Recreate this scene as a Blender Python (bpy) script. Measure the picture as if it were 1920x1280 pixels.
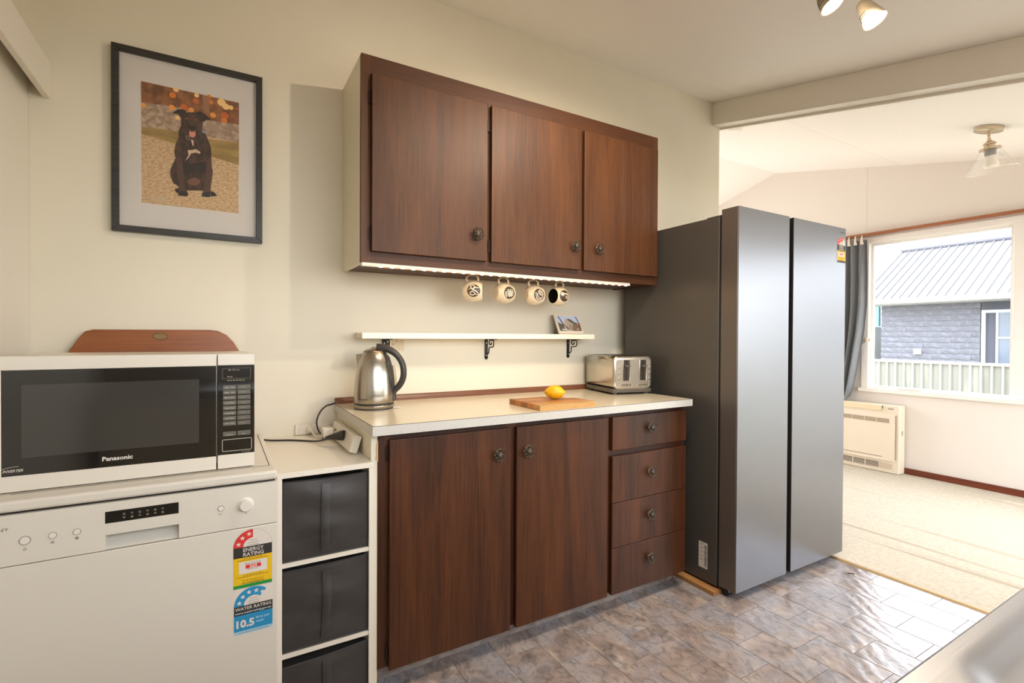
import bpy, bmesh, math, random
from mathutils import Vector, Matrix, Euler
random.seed(7)
for o in list(bpy.data.objects): bpy.data.objects.remove(o)
S = bpy.context.scene
COL = S.collection

# ---------------------------------------------------------------- camera
cam_d = bpy.data.cameras.new('camera'); cam = bpy.data.objects.new('camera', cam_d); COL.objects.link(cam)
cam_d.sensor_width = 36.0; cam_d.lens = 934.4944 / 1920 * 36.0; cam_d.clip_start = 0.02; cam_d.clip_end = 300
YAW, PITCH, ROLL = 0.5312, -0.0094, 0.0051
fw = Vector((math.sin(YAW)*math.cos(PITCH), math.cos(YAW)*math.cos(PITCH), math.sin(PITCH)))
rt = Vector((math.cos(YAW), -math.sin(YAW), 0)); up = rt.cross(fw)
r2 = rt*math.cos(ROLL) + up*math.sin(ROLL); u2 = -rt*math.sin(ROLL) + up*math.cos(ROLL)
cam.matrix_world = Matrix(((r2.x, u2.x, -fw.x, 0), (r2.y, u2.y, -fw.y, -2.2129), (r2.z, u2.z, -fw.z, 1.1917), (0, 0, 0, 1)))
S.camera = cam
# ---------------------------------------------------------------- world, sun, exposure
w = bpy.data.worlds.new('world'); S.world = w; w.use_nodes = True
wn = w.node_tree.nodes; wl = w.node_tree.links
bg = wn['Background']
sky = wn.new('ShaderNodeTexSky'); sky.sky_type = 'NISHITA'; sky.sun_disc = False
sky.sun_elevation = math.radians(52); sky.sun_rotation = math.radians(20); sky.dust_density = 2.5; sky.air_density = 1.0
hz = wn.new('ShaderNodeMix'); hz.data_type = 'RGBA'; hz.inputs[0].default_value = 0.6
wl.new(sky.outputs[0], hz.inputs[6]); hz.inputs[7].default_value = (9.4, 9.5, 9.5, 1)
wl.new(hz.outputs[2], bg.inputs[0]); bg.inputs[1].default_value = 0.92
sun_d = bpy.data.lights.new('sun', 'SUN'); sun = bpy.data.objects.new('sun', sun_d); COL.objects.link(sun)
sun_d.energy = 2.5; sun_d.angle = 0.01; sun_d.color = (1, 0.95, 0.88)
sun.rotation_euler = Vector((-0.22, -0.62, -0.82)).to_track_quat('-Z', 'Y').to_euler(); sun.location = (8, 6, 9)
def portal(name, loc, direction, sx, sy):            # sampling portals in the window openings, including the added unseen ones
    d = bpy.data.lights.new(name, 'AREA'); o = bpy.data.objects.new(name, d); COL.objects.link(o)
    d.shape = 'RECTANGLE'; d.size = sx; d.size_y = sy; d.cycles.is_portal = True
    o.location = loc; o.rotation_euler = Vector(direction).to_track_quat('-Z', 'Z').to_euler()
portal('portal_far_window', (5.36, -1.165, 1.415), (-1, 0, 0), 2.67, 1.43)
portal('portal_sink_window', (1.1, -2.75, 1.56), (0, 1, 0), 2.4, 1.04)
portal('portal_added_glass_door', (4.1, -2.75, 1.03), (0, 1, 0), 2.0, 1.98)
portal('portal_added_rear_window', (4.1, 2.45, 1.45), (0, -1, 0), 1.9, 1.3)
S.view_settings.view_transform = 'Standard'; S.view_settings.look = 'None'
S.view_settings.exposure = 0.38; S.view_settings.gamma = 1.0; S.view_settings.use_curve_mapping = False
S.cycles.max_bounces = 10; S.cycles.diffuse_bounces = 6; S.cycles.glossy_bounces = 4; S.cycles.transparent_max_bounces = 12
S.cycles.sample_clamp_indirect = 8.0; S.cycles.caustics_reflective = False; S.cycles.caustics_refractive = False
S.cycles.use_denoising = True
SPOT_W = 33.0; LED_W = 180.0; PENDANT_W = 0.0

# ---------------------------------------------------------------- materials
def lin(c):
    f = lambda v: v/12.92 if v <= 0.04045 else ((v+0.055)/1.055)**2.4
    return tuple(f(v/255.0) for v in c) + (1.0,)
MATS = {}
def mat(name, rgb, rough=0.5, metal=0.0, var=None, bump=None, spec=0.5, coat=0.0, aniso=0.0, trans=0.0, emit=None, vrough=None, sheen=0.0, rnd=0.0):
    """var=(rgb2, scale(3), lo, hi, detail, distortion); bump=(scale(3), strength, distance)"""
    if name in MATS: return MATS[name]
    m = bpy.data.materials.new(name); m.use_nodes = True; MATS[name] = m
    N = m.node_tree.nodes; L = m.node_tree.links; b = N['Principled BSDF']
    b.inputs['Base Color'].default_value = lin(rgb); b.inputs['Roughness'].default_value = rough; b.inputs['Metallic'].default_value = metal
    b.inputs['Specular IOR Level'].default_value = spec; b.inputs['Coat Weight'].default_value = coat; b.inputs['Coat Roughness'].default_value = 0.15
    b.inputs['Anisotropic'].default_value = aniso; b.inputs['Transmission Weight'].default_value = trans
    b.inputs['Sheen Weight'].default_value = sheen
    m.diffuse_color = lin(rgb)
    tc = None
    def coords(scale):
        nonlocal tc
        if tc is None: tc = N.new('ShaderNodeTexCoord')
        mp = N.new('ShaderNodeMapping'); mp.inputs['Scale'].default_value = scale
        L.new(tc.outputs['Object'], mp.inputs['Vector'])
        if rnd:
            oi = N.new('ShaderNodeObjectInfo'); mu = N.new('ShaderNodeMath'); mu.operation = 'MULTIPLY'; mu.inputs[1].default_value = 37.0
            cb = N.new('ShaderNodeCombineXYZ'); L.new(oi.outputs['Random'], mu.inputs[0])
            for i in range(3): L.new(mu.outputs[0], cb.inputs[i])
            L.new(cb.outputs[0], mp.inputs['Location'])
        return mp.outputs['Vector']
    if var:
        rgb2, sc, lo, hi, det, dist = var
        nz = N.new('ShaderNodeTexNoise'); nz.inputs['Scale'].default_value = 1.0; nz.inputs['Detail'].default_value = det; nz.inputs['Distortion'].default_value = dist
        L.new(coords(sc), nz.inputs['Vector'])
        mr = N.new('ShaderNodeMapRange'); mr.inputs['From Min'].default_value = lo; mr.inputs['From Max'].default_value = hi
        L.new(nz.outputs['Fac'], mr.inputs['Value'])
        mx = N.new('ShaderNodeMix'); mx.data_type = 'RGBA'; L.new(mr.outputs[0], mx.inputs[0])
        mx.inputs[6].default_value = lin(rgb); mx.inputs[7].default_value = lin(rgb2)
        L.new(mx.outputs[2], b.inputs['Base Color']); m['mix'] = mx.name
        if vrough:
            rr = N.new('ShaderNodeMapRange'); rr.inputs['From Min'].default_value = lo; rr.inputs['From Max'].default_value = hi
            rr.inputs['To Min'].default_value = rough; rr.inputs['To Max'].default_value = vrough
            L.new(nz.outputs['Fac'], rr.inputs['Value']); L.new(rr.outputs[0], b.inputs['Roughness'])
    if bump:
        sc, st, di = bump
        nb = N.new('ShaderNodeTexNoise'); nb.inputs['Scale'].default_value = 1.0; nb.inputs['Detail'].default_value = 4
        L.new(coords(sc), nb.inputs['Vector'])
        bp = N.new('ShaderNodeBump'); bp.inputs['Strength'].default_value = st; bp.inputs['Distance'].default_value = di
        L.new(nb.outputs['Fac'], bp.inputs['Height']); L.new(bp.outputs[0], b.inputs['Normal'])
    if emit:
        b.inputs['Emission Color'].default_value = lin(emit[0]); b.inputs['Emission Strength'].default_value = emit[1]
    return m
def wood(name, dark, light, grain_axis, rough=0.35, coat=0.25, sc=1.0):
    if name in MATS: return MATS[name]
    m = mat(name, dark, rough, coat=coat); m.node_tree.nodes['Principled BSDF'].inputs['Coat Roughness'].default_value = 0.38; m.node_tree.nodes['Principled BSDF'].inputs['Specular IOR Level'].default_value = 0.28
    N = m.node_tree.nodes; L = m.node_tree.links; b = N['Principled BSDF']
    tc = N.new('ShaderNodeTexCoord'); oi = N.new('ShaderNodeObjectInfo')
    mu = N.new('ShaderNodeMath'); mu.operation = 'MULTIPLY'; mu.inputs[1].default_value = 31.0; L.new(oi.outputs['Random'], mu.inputs[0])
    cb = N.new('ShaderNodeCombineXYZ')
    for i in range(3): L.new(mu.outputs[0], cb.inputs[i])
    def nz(scale, det, dist):
        mp = N.new('ShaderNodeMapping'); mp.inputs['Scale'].default_value = scale; L.new(tc.outputs['Object'], mp.inputs['Vector']); L.new(cb.outputs[0], mp.inputs['Location'])
        n = N.new('ShaderNodeTexNoise'); n.inputs['Scale'].default_value = 1; n.inputs['Detail'].default_value = det; n.inputs['Distortion'].default_value = dist
        L.new(mp.outputs[0], n.inputs['Vector']); return n.outputs['Fac']
    def ax(a, bb): return tuple((bb if i == grain_axis else a)*sc for i in range(3))
    fine = nz(ax(230, 5), 3, 0.0); broad = nz(ax(9, 0.9), 3, 1.2); pore = nz(ax(420, 14), 1, 0)
    c1 = N.new('ShaderNodeMix'); c1.data_type = 'RGBA'; c1.inputs[6].default_value = lin(dark); c1.inputs[7].default_value = lin(light)
    ma = N.new('ShaderNodeMath'); ma.operation = 'MULTIPLY_ADD'; L.new(broad, ma.inputs[0]); ma.inputs[1].default_value = 0.92
    mb2 = N.new('ShaderNodeMath'); mb2.operation = 'MULTIPLY_ADD'; L.new(fine, mb2.inputs[0]); mb2.inputs[1].default_value = 0.75; mb2.inputs[2].default_value = -0.62
    L.new(mb2.outputs[0], ma.inputs[2])
    cl = N.new('ShaderNodeClamp'); L.new(ma.outputs[0], cl.inputs[0]); L.new(cl.outputs[0], c1.inputs[0])
    pr = N.new('ShaderNodeMapRange'); pr.inputs['From Min'].default_value = 0.25; pr.inputs['From Max'].default_value = 0.45; pr.inputs['To Min'].default_value = 0.55; pr.inputs['To Max'].default_value = 1.0
    L.new(pore, pr.inputs['Value'])
    c2 = N.new('ShaderNodeMix'); c2.data_type = 'RGBA'; c2.blend_type = 'MULTIPLY'; c2.inputs[0].default_value = 0.6
    L.new(c1.outputs[2], c2.inputs[6]); L.new(pr.outputs[0], c2.inputs[7]); L.new(c2.outputs[2], b.inputs['Base Color'])
    bp = N.new('ShaderNodeBump'); bp.inputs['Strength'].default_value = 0.12; bp.inputs['Distance'].default_value = 0.002; L.new(fine, bp.inputs['Height']); L.new(bp.outputs[0], b.inputs['Normal'])
    return m
def glass(name, tint=(255, 255, 255), refl=1.0, rough=0.02, ior=1.5, add=0.0):
    """thin clear pane: straight-through light plus a Fresnel reflection"""
    if name in MATS: return MATS[name]
    m = bpy.data.materials.new(name); m.use_nodes = True; MATS[name] = m
    N = m.node_tree.nodes; L = m.node_tree.links; N.remove(N['Principled BSDF']); out = N['Material Output']
    tr = N.new('ShaderNodeBsdfTransparent'); tr.inputs[0].default_value = lin(tint)
    gl = N.new('ShaderNodeBsdfGlossy'); gl.inputs['Roughness'].default_value = rough
    lwt = N.new('ShaderNodeLayerWeight'); lwt.inputs['Blend'].default_value = 0.5
    pw = N.new('ShaderNodeMath'); pw.operation = 'POWER'; pw.inputs[1].default_value = 5.0; L.new(lwt.outputs['Facing'], pw.inputs[0])
    ml = N.new('ShaderNodeMath'); ml.operation = 'MULTIPLY_ADD'; ml.inputs[1].default_value = refl*0.9; ml.inputs[2].default_value = 0.04*refl+add; L.new(pw.outputs[0], ml.inputs[0])
    mx = N.new('ShaderNodeMixShader'); L.new(ml.outputs[0], mx.inputs[0]); L.new(tr.outputs[0], mx.inputs[1]); L.new(gl.outputs[0], mx.inputs[2]); L.new(mx.outputs[0], out.inputs[0])
    return m
def flat(rgb, rough=0.55):
    return mat('print_%02x%02x%02x' % rgb, rgb, rough)

# ---------------------------------------------------------------- mesh helpers
class MB:
    def __init__(s): s.v = []; s.f = []; s.sm = []; s.mi = []; s.cur = 0
    def face(s, idx, smooth=False): s.f.append(tuple(idx)); s.sm.append(smooth); s.mi.append(s.cur)
    def box(s, x0, x1, y0, y1, z0, z1):
        n = len(s.v)
        s.v += [(x0, y0, z0), (x1, y0, z0), (x1, y1, z0), (x0, y1, z0), (x0, y0, z1), (x1, y0, z1), (x1, y1, z1), (x0, y1, z1)]
        for q in ((3, 2, 1, 0), (4, 5, 6, 7), (0, 1, 5, 4), (1, 2, 6, 5), (2, 3, 7, 6), (3, 0, 4, 7)): s.face([n+i for i in q])
        return s
    def hexa(s, p):
        n = len(s.v); s.v += [tuple(q) for q in p]
        for q in ((3, 2, 1, 0), (4, 5, 6, 7), (0, 1, 5, 4), (1, 2, 6, 5), (2, 3, 7, 6), (3, 0, 4, 7)): s.face([n+i for i in q])
        return s
    def prism(s, pts, fn, d0, d1, smooth=False):
        """2-D outline (counter-clockwise) placed by fn(u, v, d) at depths d0 and d1"""
        n = len(s.v); k = len(pts)
        s.v += [tuple(fn(u, v, d0)) for u, v in pts] + [tuple(fn(u, v, d1)) for u, v in pts]
        s.face([n+k-1-i for i in range(k)]); s.face([n+k+i for i in range(k)])
        for i in range(k):
            j = (i+1) % k; s.face((n+i, n+j, n+k+j, n+k+i), smooth)
        return s
    def poly(s, pts3):
        n = len(s.v); s.v += [tuple(p) for p in pts3]; s.face(range(n, n+len(pts3))); return s
    def tube(s, path, r, n=8, closed=False, caps=True):
        P = [Vector(p) for p in path]; k = len(P); R = r if isinstance(r, (list, tuple)) else [r]*k
        base = len(s.v); prev = None
        for i in range(k):
            if closed: t = (P[(i+1) % k]-P[i-1])
            else: t = P[min(i+1, k-1)]-P[max(i-1, 0)]
            t = t.normalized() if t.length > 1e-9 else Vector((0, 0, 1))
            if prev is None:
                a = Vector((0, 0, 1)) if abs(t.z) < 0.9 else Vector((1, 0, 0)); nrm = t.cross(a).normalized()
            else:
                nrm = prev - t*prev.dot(t); nrm = nrm.normalized() if nrm.length > 1e-6 else t.orthogonal().normalized()
            prev = nrm; bn = t.cross(nrm)
            for j in range(n):
                a = 2*math.pi*j/n; s.v.append(tuple(P[i]+(nrm*math.cos(a)+bn*math.sin(a))*R[i]))
        for i in range(k if closed else k-1):
            i2 = (i+1) % k
            for j in range(n):
                j2 = (j+1) % n; s.face((base+i*n+j, base+i2*n+j, base+i2*n+j2, base+i*n+j2)[::-1], True)
        if caps and not closed:
            s.face([base+j for j in range(n)]); s.face([base+(k-1)*n+j for j in range(n)][::-1])
        return s
    def cyl(s, p0, p1, r0, r1=None, n=20): return s.tube([p0, p1], [r0, r0 if r1 is None else r1], n)
    def lathe(s, prof, M=Matrix(), n=32, smooth=True, caps=True):
        """profile of (r, z) turned about local z, then moved by M"""
        base = len(s.v); k = len(prof)
        for r, z in prof:
            for j in range(n):
                a = 2*math.pi*j/n; s.v.append(tuple(M @ Vector((r*math.cos(a), r*math.sin(a), z))))
        for i in range(k-1):
            for j in range(n):
                j2 = (j+1) % n; s.face((base+i*n+j, base+i*n+j2, base+(i+1)*n+j2, base+(i+1)*n+j), smooth)
        if caps and prof[0][0] > 1e-6: s.face([base+j for j in range(n)][::-1])
        if caps and prof[-1][0] > 1e-6: s.face([base+(k-1)*n+j for j in range(n)])
        return s
    def grid(s, nu, nv, fn, smooth=True, closed_u=False):
        base = len(s.v)
        for i in range(nu):
            for j in range(nv): s.v.append(tuple(fn(i/(nu if closed_u else nu-1), j/(nv-1))))
        for i in range(nu if closed_u else nu-1):
            for j in range(nv-1):
                i2 = (i+1) % nu; s.face((base+i*nv+j, base+i2*nv+j, base+i2*nv+j+1, base+i*nv+j+1), smooth)
        return s
WPOS = {}
def wpos(o): return WPOS.get(o.name, Vector((0, 0, 0))) if o else Vector((0, 0, 0))
def mesh_of(name, mb, mats, off=Vector((0, 0, 0)), angle=40):
    me = bpy.data.meshes.new(name)
    me.from_pydata([(v[0]-off[0], v[1]-off[1], v[2]-off[2]) for v in mb.v], [], mb.f)
    for m in (mats if isinstance(mats, (list, tuple)) else [mats]): me.materials.append(m)
    me.polygons.foreach_set('use_smooth', mb.sm); me.polygons.foreach_set('material_index', mb.mi)
    bm = bmesh.new(); bm.from_mesh(me); bmesh.ops.remove_doubles(bm, verts=bm.verts, dist=1e-6) if len(mb.v) < 20000 else None
    bmesh.ops.recalc_face_normals(bm, faces=bm.faces); bm.to_mesh(me); bm.free()
    if any(mb.sm): me.set_sharp_from_angle(angle=math.radians(angle))
    me.update(); return me
def P(name, mb, mats, parent, bevel=0.0, seg=2, local=False, label=None, angle=40, sub=0):
    """one mesh object, a part of `parent`; coordinates are world ones unless local"""
    off = Vector((0, 0, 0)) if local else wpos(parent)
    o = bpy.data.objects.new(name, mesh_of(name, mb, mats, off, angle)); COL.objects.link(o); o.parent = parent; WPOS[o.name] = wpos(parent)
    if bevel:
        b = o.modifiers.new('bevel', 'BEVEL'); b.width = bevel; b.segments = seg; b.limit_method = 'ANGLE'; b.angle_limit = math.radians(35)
        if seg > 1:
            o.data.polygons.foreach_set('use_smooth', [True]*len(o.data.polygons)); b.harden_normals = True
            o.data.set_sharp_from_angle(angle=math.radians(35))
    if sub: q = o.modifiers.new('sub', 'SUBSURF'); q.levels = sub; q.render_levels = sub
    if label: o['label'] = label
    return o
def inst(name, data, parent, loc, rot=(0, 0, 0), scale=(1, 1, 1), local=False):
    o = bpy.data.objects.new(name, data); COL.objects.link(o); o.parent = parent
    o.location = Vector(loc) - (Vector((0, 0, 0)) if local else wpos(parent)); o.rotation_euler = rot; o.scale = scale
    WPOS[o.name] = Vector(loc); return o
def thing(name, label, cat, loc=(0, 0, 0), rotz=0.0, group=None):
    o = bpy.data.objects.new(name, None); COL.objects.link(o); o.empty_display_size = 0.05
    o.location = loc; o.rotation_euler = (0, 0, rotz); o['label'] = label; o['category'] = cat
    if group: o['group'] = group
    WPOS[o.name] = Vector(loc); return o
def solo(name, mb, mats, label, cat, base, group=None, **k):
    o = P(name, mb, mats, None, **k); off = Vector(base)
    o.data.transform(Matrix.Translation(-off)); o.location = off; o['label'] = label; o['category'] = cat
    if group: o['group'] = group
    WPOS[o.name] = off; return o
def struct(name, mb, mats, label=None, cat=None, parent=None, **k):
    o = P(name, mb, mats, parent, **k)
    if not parent: o['kind'] = 'structure'
    if label: o['label'] = label
    if cat: o['category'] = cat
    return o
def box(x0, x1, y0, y1, z0, z1): return MB().box(x0, x1, y0, y1, z0, z1)
def rrect(x0, x1, z0, z1, r, n=4):
    pts = []
    for cx, cz, a0 in ((x1-r, z0+r, -90), (x1-r, z1-r, 0), (x0+r, z1-r, 90), (x0+r, z0+r, 180)):
        for i in range(n+1):
            a = math.radians(a0+90*i/n); pts.append((cx+r*math.cos(a), cz+r*math.sin(a)))
    return pts
FY = lambda u, v, d: (u, d, v)          # outline in x,z ; depth y
FX = lambda u, v, d: (d, u, v)          # outline in y,z ; depth x
FZ = lambda u, v, d: (u, v, d)          # outline in x,y ; depth z
TXT = {}
def text_mesh(s, bold=0.0, shear=0.0):
    k = (s, bold, shear)
    if k in TXT: return TXT[k]
    c = bpy.data.curves.new('t', 'FONT'); c.body = s; c.resolution_u = 2; c.size = 1.0; c.offset = bold; c.shear = shear; c.fill_mode = 'FRONT'
    o = bpy.data.objects.new('t', c); me = bpy.data.meshes.new_from_object(o)
    V = [tuple(v.co) for v in me.vertices]; F = [tuple(p.vertices) for p in me.polygons]
    bpy.data.objects.remove(o); bpy.data.curves.remove(c); bpy.data.meshes.remove(me)
    TXT[k] = (V, F); return V, F
class Print:
    """flat printed layers; fn(u, v, d): d metres in front of the surface"""
    def __init__(s, fn): s.fn = fn; s.mb = MB(); s.mats = []
    def m(s, rgb):
        mm = rgb if not isinstance(rgb, tuple) else flat(rgb)
        if mm not in s.mats: s.mats.append(mm)
        s.mb.cur = s.mats.index(mm)
    def poly(s, pts, rgb, layer=0): s.m(rgb); s.mb.poly([s.fn(u, v, 0.0003+0.00018*layer) for u, v in pts]); return s
    def rect(s, u0, u1, v0, v1, rgb, layer=0): return s.poly([(u0, v0), (u1, v0), (u1, v1), (u0, v1)], rgb, layer)
    def disc(s, u, v, r, rgb, layer=0, n=20, rv=None):
        return s.poly([(u+r*math.cos(2*math.pi*i/n), v+(rv or r)*math.sin(2*math.pi*i/n)) for i in range(n)], rgb, layer)
    def ring(s, u, v, r0, r1, a0, a1, rgb, layer=0, n=24):
        for i in range(n):
            t0 = math.radians(a0+(a1-a0)*i/n); t1 = math.radians(a0+(a1-a0)*(i+1)/n)
            s.poly([(u+r0*math.cos(t0), v+r0*math.sin(t0)), (u+r1*math.cos(t0), v+r1*math.sin(t0)), (u+r1*math.cos(t1), v+r1*math.sin(t1)), (u+r0*math.cos(t1), v+r0*math.sin(t1))], rgb, layer)
        return s
    def star(s, u, v, r, rgb, layer=0, rot=90):
        pts = []
        for i in range(10):
            a = math.radians(rot+36*i); q = r if i % 2 == 0 else r*0.42; pts.append((u+q*math.cos(a), v+q*math.sin(a)))
        c = (u, v)
        for i in range(10): s.poly([c, pts[i], pts[(i+1) % 10]], rgb, layer)
        return s
    def stroke(s, pts, wd, rgb, layer=0):
        for (a, b), (c, d) in zip(pts[:-1], pts[1:]):
            L = math.hypot(c-a, d-b) or 1e-9; nx, ny = -(d-b)/L*wd/2, (c-a)/L*wd/2
            s.poly([(a+nx, b+ny), (a-nx, b-ny), (c-nx, d-ny), (c+nx, d+ny)], rgb, layer)
        return s
    def text(s, t, u, v, rgb, h=None, width=None, layer=3, bold=0.0, shear=0.0, align='L'):
        V, F = text_mesh(t, bold, shear)
        x0 = min(p[0] for p in V); x1 = max(p[0] for p in V); k = 0.7
        sy = (h/k) if h else None; sx = width/(x1-x0) if width else sy
        if sy is None: sy = sx
        du = {'L': 0, 'C': -(x1-x0)*sx/2, 'R': -(x1-x0)*sx}[align]
        s.m(rgb); n = len(s.mb.v); s.mb.v += [tuple(s.fn(u+du+(p[0]-x0)*sx, v+p[1]*sy, 0.0003+0.00018*layer)) for p in V]
        for f in F: s.mb.face([n+i for i in f])
        return s
    def done(s, name, parent, **k): return P(name, s.mb, s.mats, parent, **k)
def on_y(y): return lambda u, v, d: (u, y-d, v)
# ================================================================ SETTING
CEIL = lambda y: 2.761+0.217*y if y <= 1.025 else 2.9834-0.27*(y-1.025)
XF = 5.22; YF = -2.62
M_wall = mat('wall_cream', (222, 214, 195), 0.6, var=((217, 209, 190), (1.5, 1.5, 1.5), 0.35, 0.65, 4, 0), bump=((60, 60, 60), 0.05, 0.002))
M_wall_liv = mat('wall_living', (226, 218, 210), 0.6, bump=((60, 60, 60), 0.05, 0.002))
M_ceil = mat('ceiling_paint', (241, 235, 228), 0.55, bump=((90, 90, 90), 0.04, 0.002))
M_white = mat('gloss_white_paint', (228, 221, 207), 0.35, bump=((40, 40, 40), 0.03, 0.002))
M_mahog = wood('mahogany', (96, 42, 24), (140, 70, 44), 1, 0.3, 0.3)
# floor and its vinyl tiles
M_joint = mat('tile_joint', (152, 139, 131), 0.5)
def tile_material():
    m = mat('vinyl_slate_tile', (150, 138, 132), 0.22, spec=0.75)
    N = m.node_tree.nodes; L = m.node_tree.links; b = N['Principled BSDF']
    tc = N.new('ShaderNodeTexCoord'); oi = N.new('ShaderNodeObjectInfo'); mu = N.new('ShaderNodeMath'); mu.operation = 'MULTIPLY'; mu.inputs[1].default_value = 53
    L.new(oi.outputs['Random'], mu.inputs[0]); cb = N.new('ShaderNodeCombineXYZ')
    for i in range(3): L.new(mu.outputs[0], cb.inputs[i])
    def nz(sc, det, dist):
        mp = N.new('ShaderNodeMapping'); mp.inputs['Scale'].default_value = sc; L.new(tc.outputs['Object'], mp.inputs[0]); L.new(cb.outputs[0], mp.inputs['Location'])
        n = N.new('ShaderNodeTexNoise'); n.inputs['Scale'].default_value = 1; n.inputs['Detail'].default_value = det; n.inputs['Distortion'].default_value = dist
        L.new(mp.outputs[0], n.inputs[0]); return n.outputs['Fac'], mp
    f1, _ = nz((9, 7, 9), 6, 0.8); f2, _ = nz((26, 18, 20), 8, 1.5); f3, _ = nz((5, 5, 5), 2, 0.4)
    cr = N.new('ShaderNodeValToRGB'); L.new(f1, cr.inputs[0]); e = cr.color_ramp.elements
    e[0].position = 0.32; e[0].color = lin((132, 119, 115)); e[1].position = 0.7; e[1].color = lin((194, 178, 162))
    x = e.new(0.5); x.color = lin((160, 144, 135))
    c2 = N.new('ShaderNodeMix'); c2.data_type = 'RGBA'; c2.inputs[7].default_value = lin((148, 147, 155))
    mr = N.new('ShaderNodeMapRange'); mr.inputs[1].default_value = 0.42; mr.inputs[2].default_value = 0.62; mr.inputs[4].default_value = 0.75; L.new(f3, mr.inputs[0]); L.new(mr.outputs[0], c2.inputs[0]); L.new(cr.outputs[0], c2.inputs[6])
    c3 = N.new('ShaderNodeMix'); c3.data_type = 'RGBA'; c3.blend_type = 'MULTIPLY'; m3 = N.new('ShaderNodeMapRange'); m3.inputs[1].default_value = 0.3; m3.inputs[2].default_value = 0.55; m3.inputs[3].default_value = 0.5; m3.inputs[4].default_value = 1.0
    L.new(f2, m3.inputs[0]); c3.inputs[0].default_value = 0.85; L.new(c2.outputs[2], c3.inputs[6]); L.new(m3.outputs[0], c3.inputs[7]); L.new(c3.outputs[2], b.inputs['Base Color'])
    # embossed slate ridges
    mp = N.new('ShaderNodeMapping'); mp.inputs['Scale'].default_value = (7, 5, 7); mp.inputs['Rotation'].default_value = (0, 0, 0.7); L.new(tc.outputs['Object'], mp.inputs[0]); L.new(cb.outputs[0], mp.inputs['Location'])
    wv = N.new('ShaderNodeTexWave'); wv.inputs['Scale'].default_value = 0.9; wv.inputs['Distortion'].default_value = 9; wv.inputs['Detail'].default_value = 3; wv.inputs['Detail Scale'].default_value = 0.7
    L.new(mp.outputs[0], wv.inputs[0]); ma = N.new('ShaderNodeMath'); ma.operation = 'MULTIPLY_ADD'; ma.inputs[1].default_value = 0.5; L.new(wv.outputs['Fac'], ma.inputs[0]); L.new(f2, ma.inputs[2])
    bp = N.new('ShaderNodeBump'); bp.inputs['Strength'].default_value = 0.35; bp.inputs['Distance'].default_value = 0.003; L.new(ma.outputs[0], bp.inputs['Height']); L.new(bp.outputs[0], b.inputs['Normal'])
    return m
M_tile = tile_material()
floor = struct('floor', box(-0.7, 2.885, YF, 0.1, -0.08, -0.0022), M_joint, 'grey brown slate-look vinyl kitchen floor of staggered tiles', 'floor')
TW, TL, G = 0.167, 0.2565, 0.0008
tb = MB(); c = 0.0012; hx, hy = TW/2-G, TL/2-G
tb.v += [(-hx, -hy, 0), (hx, -hy, 0), (hx, hy, 0), (-hx, hy, 0), (-hx, -hy, 0.0018), (hx, -hy, 0.0018), (hx, hy, 0.0018), (-hx, hy, 0.0018), (-hx+c, -hy+c, 0.0024), (hx-c, -hy+c, 0.0024), (hx-c, hy-c, 0.0024), (-hx+c, hy-c, 0.0024)]
for q in ((3, 2, 1, 0), (0, 1, 5, 4), (1, 2, 6, 5), (2, 3, 7, 6), (3, 0, 4, 7), (4, 5, 9, 8), (5, 6, 10, 9), (6, 7, 11, 10), (7, 4, 8, 11), (8, 9, 10, 11)): tb.face(q)
tile_me = mesh_of('tile', tb, M_tile)
for ci in range(20):
    cx = 2.74+TW/2-ci*TW
    if cx+TW/2 > 2.9: cx = cx
    y0 = -0.997 if ci % 2 == 0 else -0.8705
    k = -6
    for r in range(-6, 4):
        cy = y0+TL/2+r*TL
        if cy > -0.38 or cy < -2.15: continue
        inst('tile', tile_me, floor, (cx, cy, -0.0024))
M_carpet = mat('beige_carpet', (206, 195, 175), 0.95, var=((190, 178, 156), (55, 55, 55), 0.35, 0.65, 5, 0), bump=((420, 420, 420), 0.7, 0.006), sheen=0.2)
def carpet_stripes(m):
    N = m.node_tree.nodes; L = m.node_tree.links; b = N['Principled BSDF']; mx = N[m['mix']]
    tc = N.new('ShaderNodeTexCoord'); mp = N.new('ShaderNodeMapping'); mp.inputs['Scale'].default_value = (16, 0.4, 1); L.new(tc.outputs['Object'], mp.inputs[0])
    n = N.new('ShaderNodeTexNoise'); n.inputs['Scale'].default_value = 1; n.inputs['Detail'].default_value = 1; L.new(mp.outputs[0], n.inputs[0])
    mr = N.new('ShaderNodeMapRange'); mr.inputs[1].default_value = 0.60; mr.inputs[2].default_value = 0.72; mr.inputs[4].default_value = 0.75; L.new(n.outputs[0], mr.inputs[0])
    c = N.new('ShaderNodeMix'); c.data_type = 'RGBA'; L.new(mr.outputs[0], c.inputs[0]); L.new(mx.outputs[2], c.inputs[6]); c.inputs[7].default_value = lin((160, 142, 114)); L.new(c.outputs[2], b.inputs['Base Color'])
carpet_stripes(M_carpet)
struct('floor_carpet', box(2.887, XF+0.1, YF-0.05, 2.4, -0.08, 0.004), M_carpet, 'pale beige living room carpet with long worn stripes', 'carpet')
M_brass = mat('brass_strip', (184, 158, 118), 0.45, 0.4)
t1 = struct('trim_1', MB().prism([(2.868, 0.0), (2.894, 0.0), (2.894, 0.006), (2.888, 0.009), (2.876, 0.007)], lambda u, v, d: (u, d, v), YF, -0.02), M_brass, 'narrow brass strip where carpet meets kitchen vinyl', 'threshold')
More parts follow.
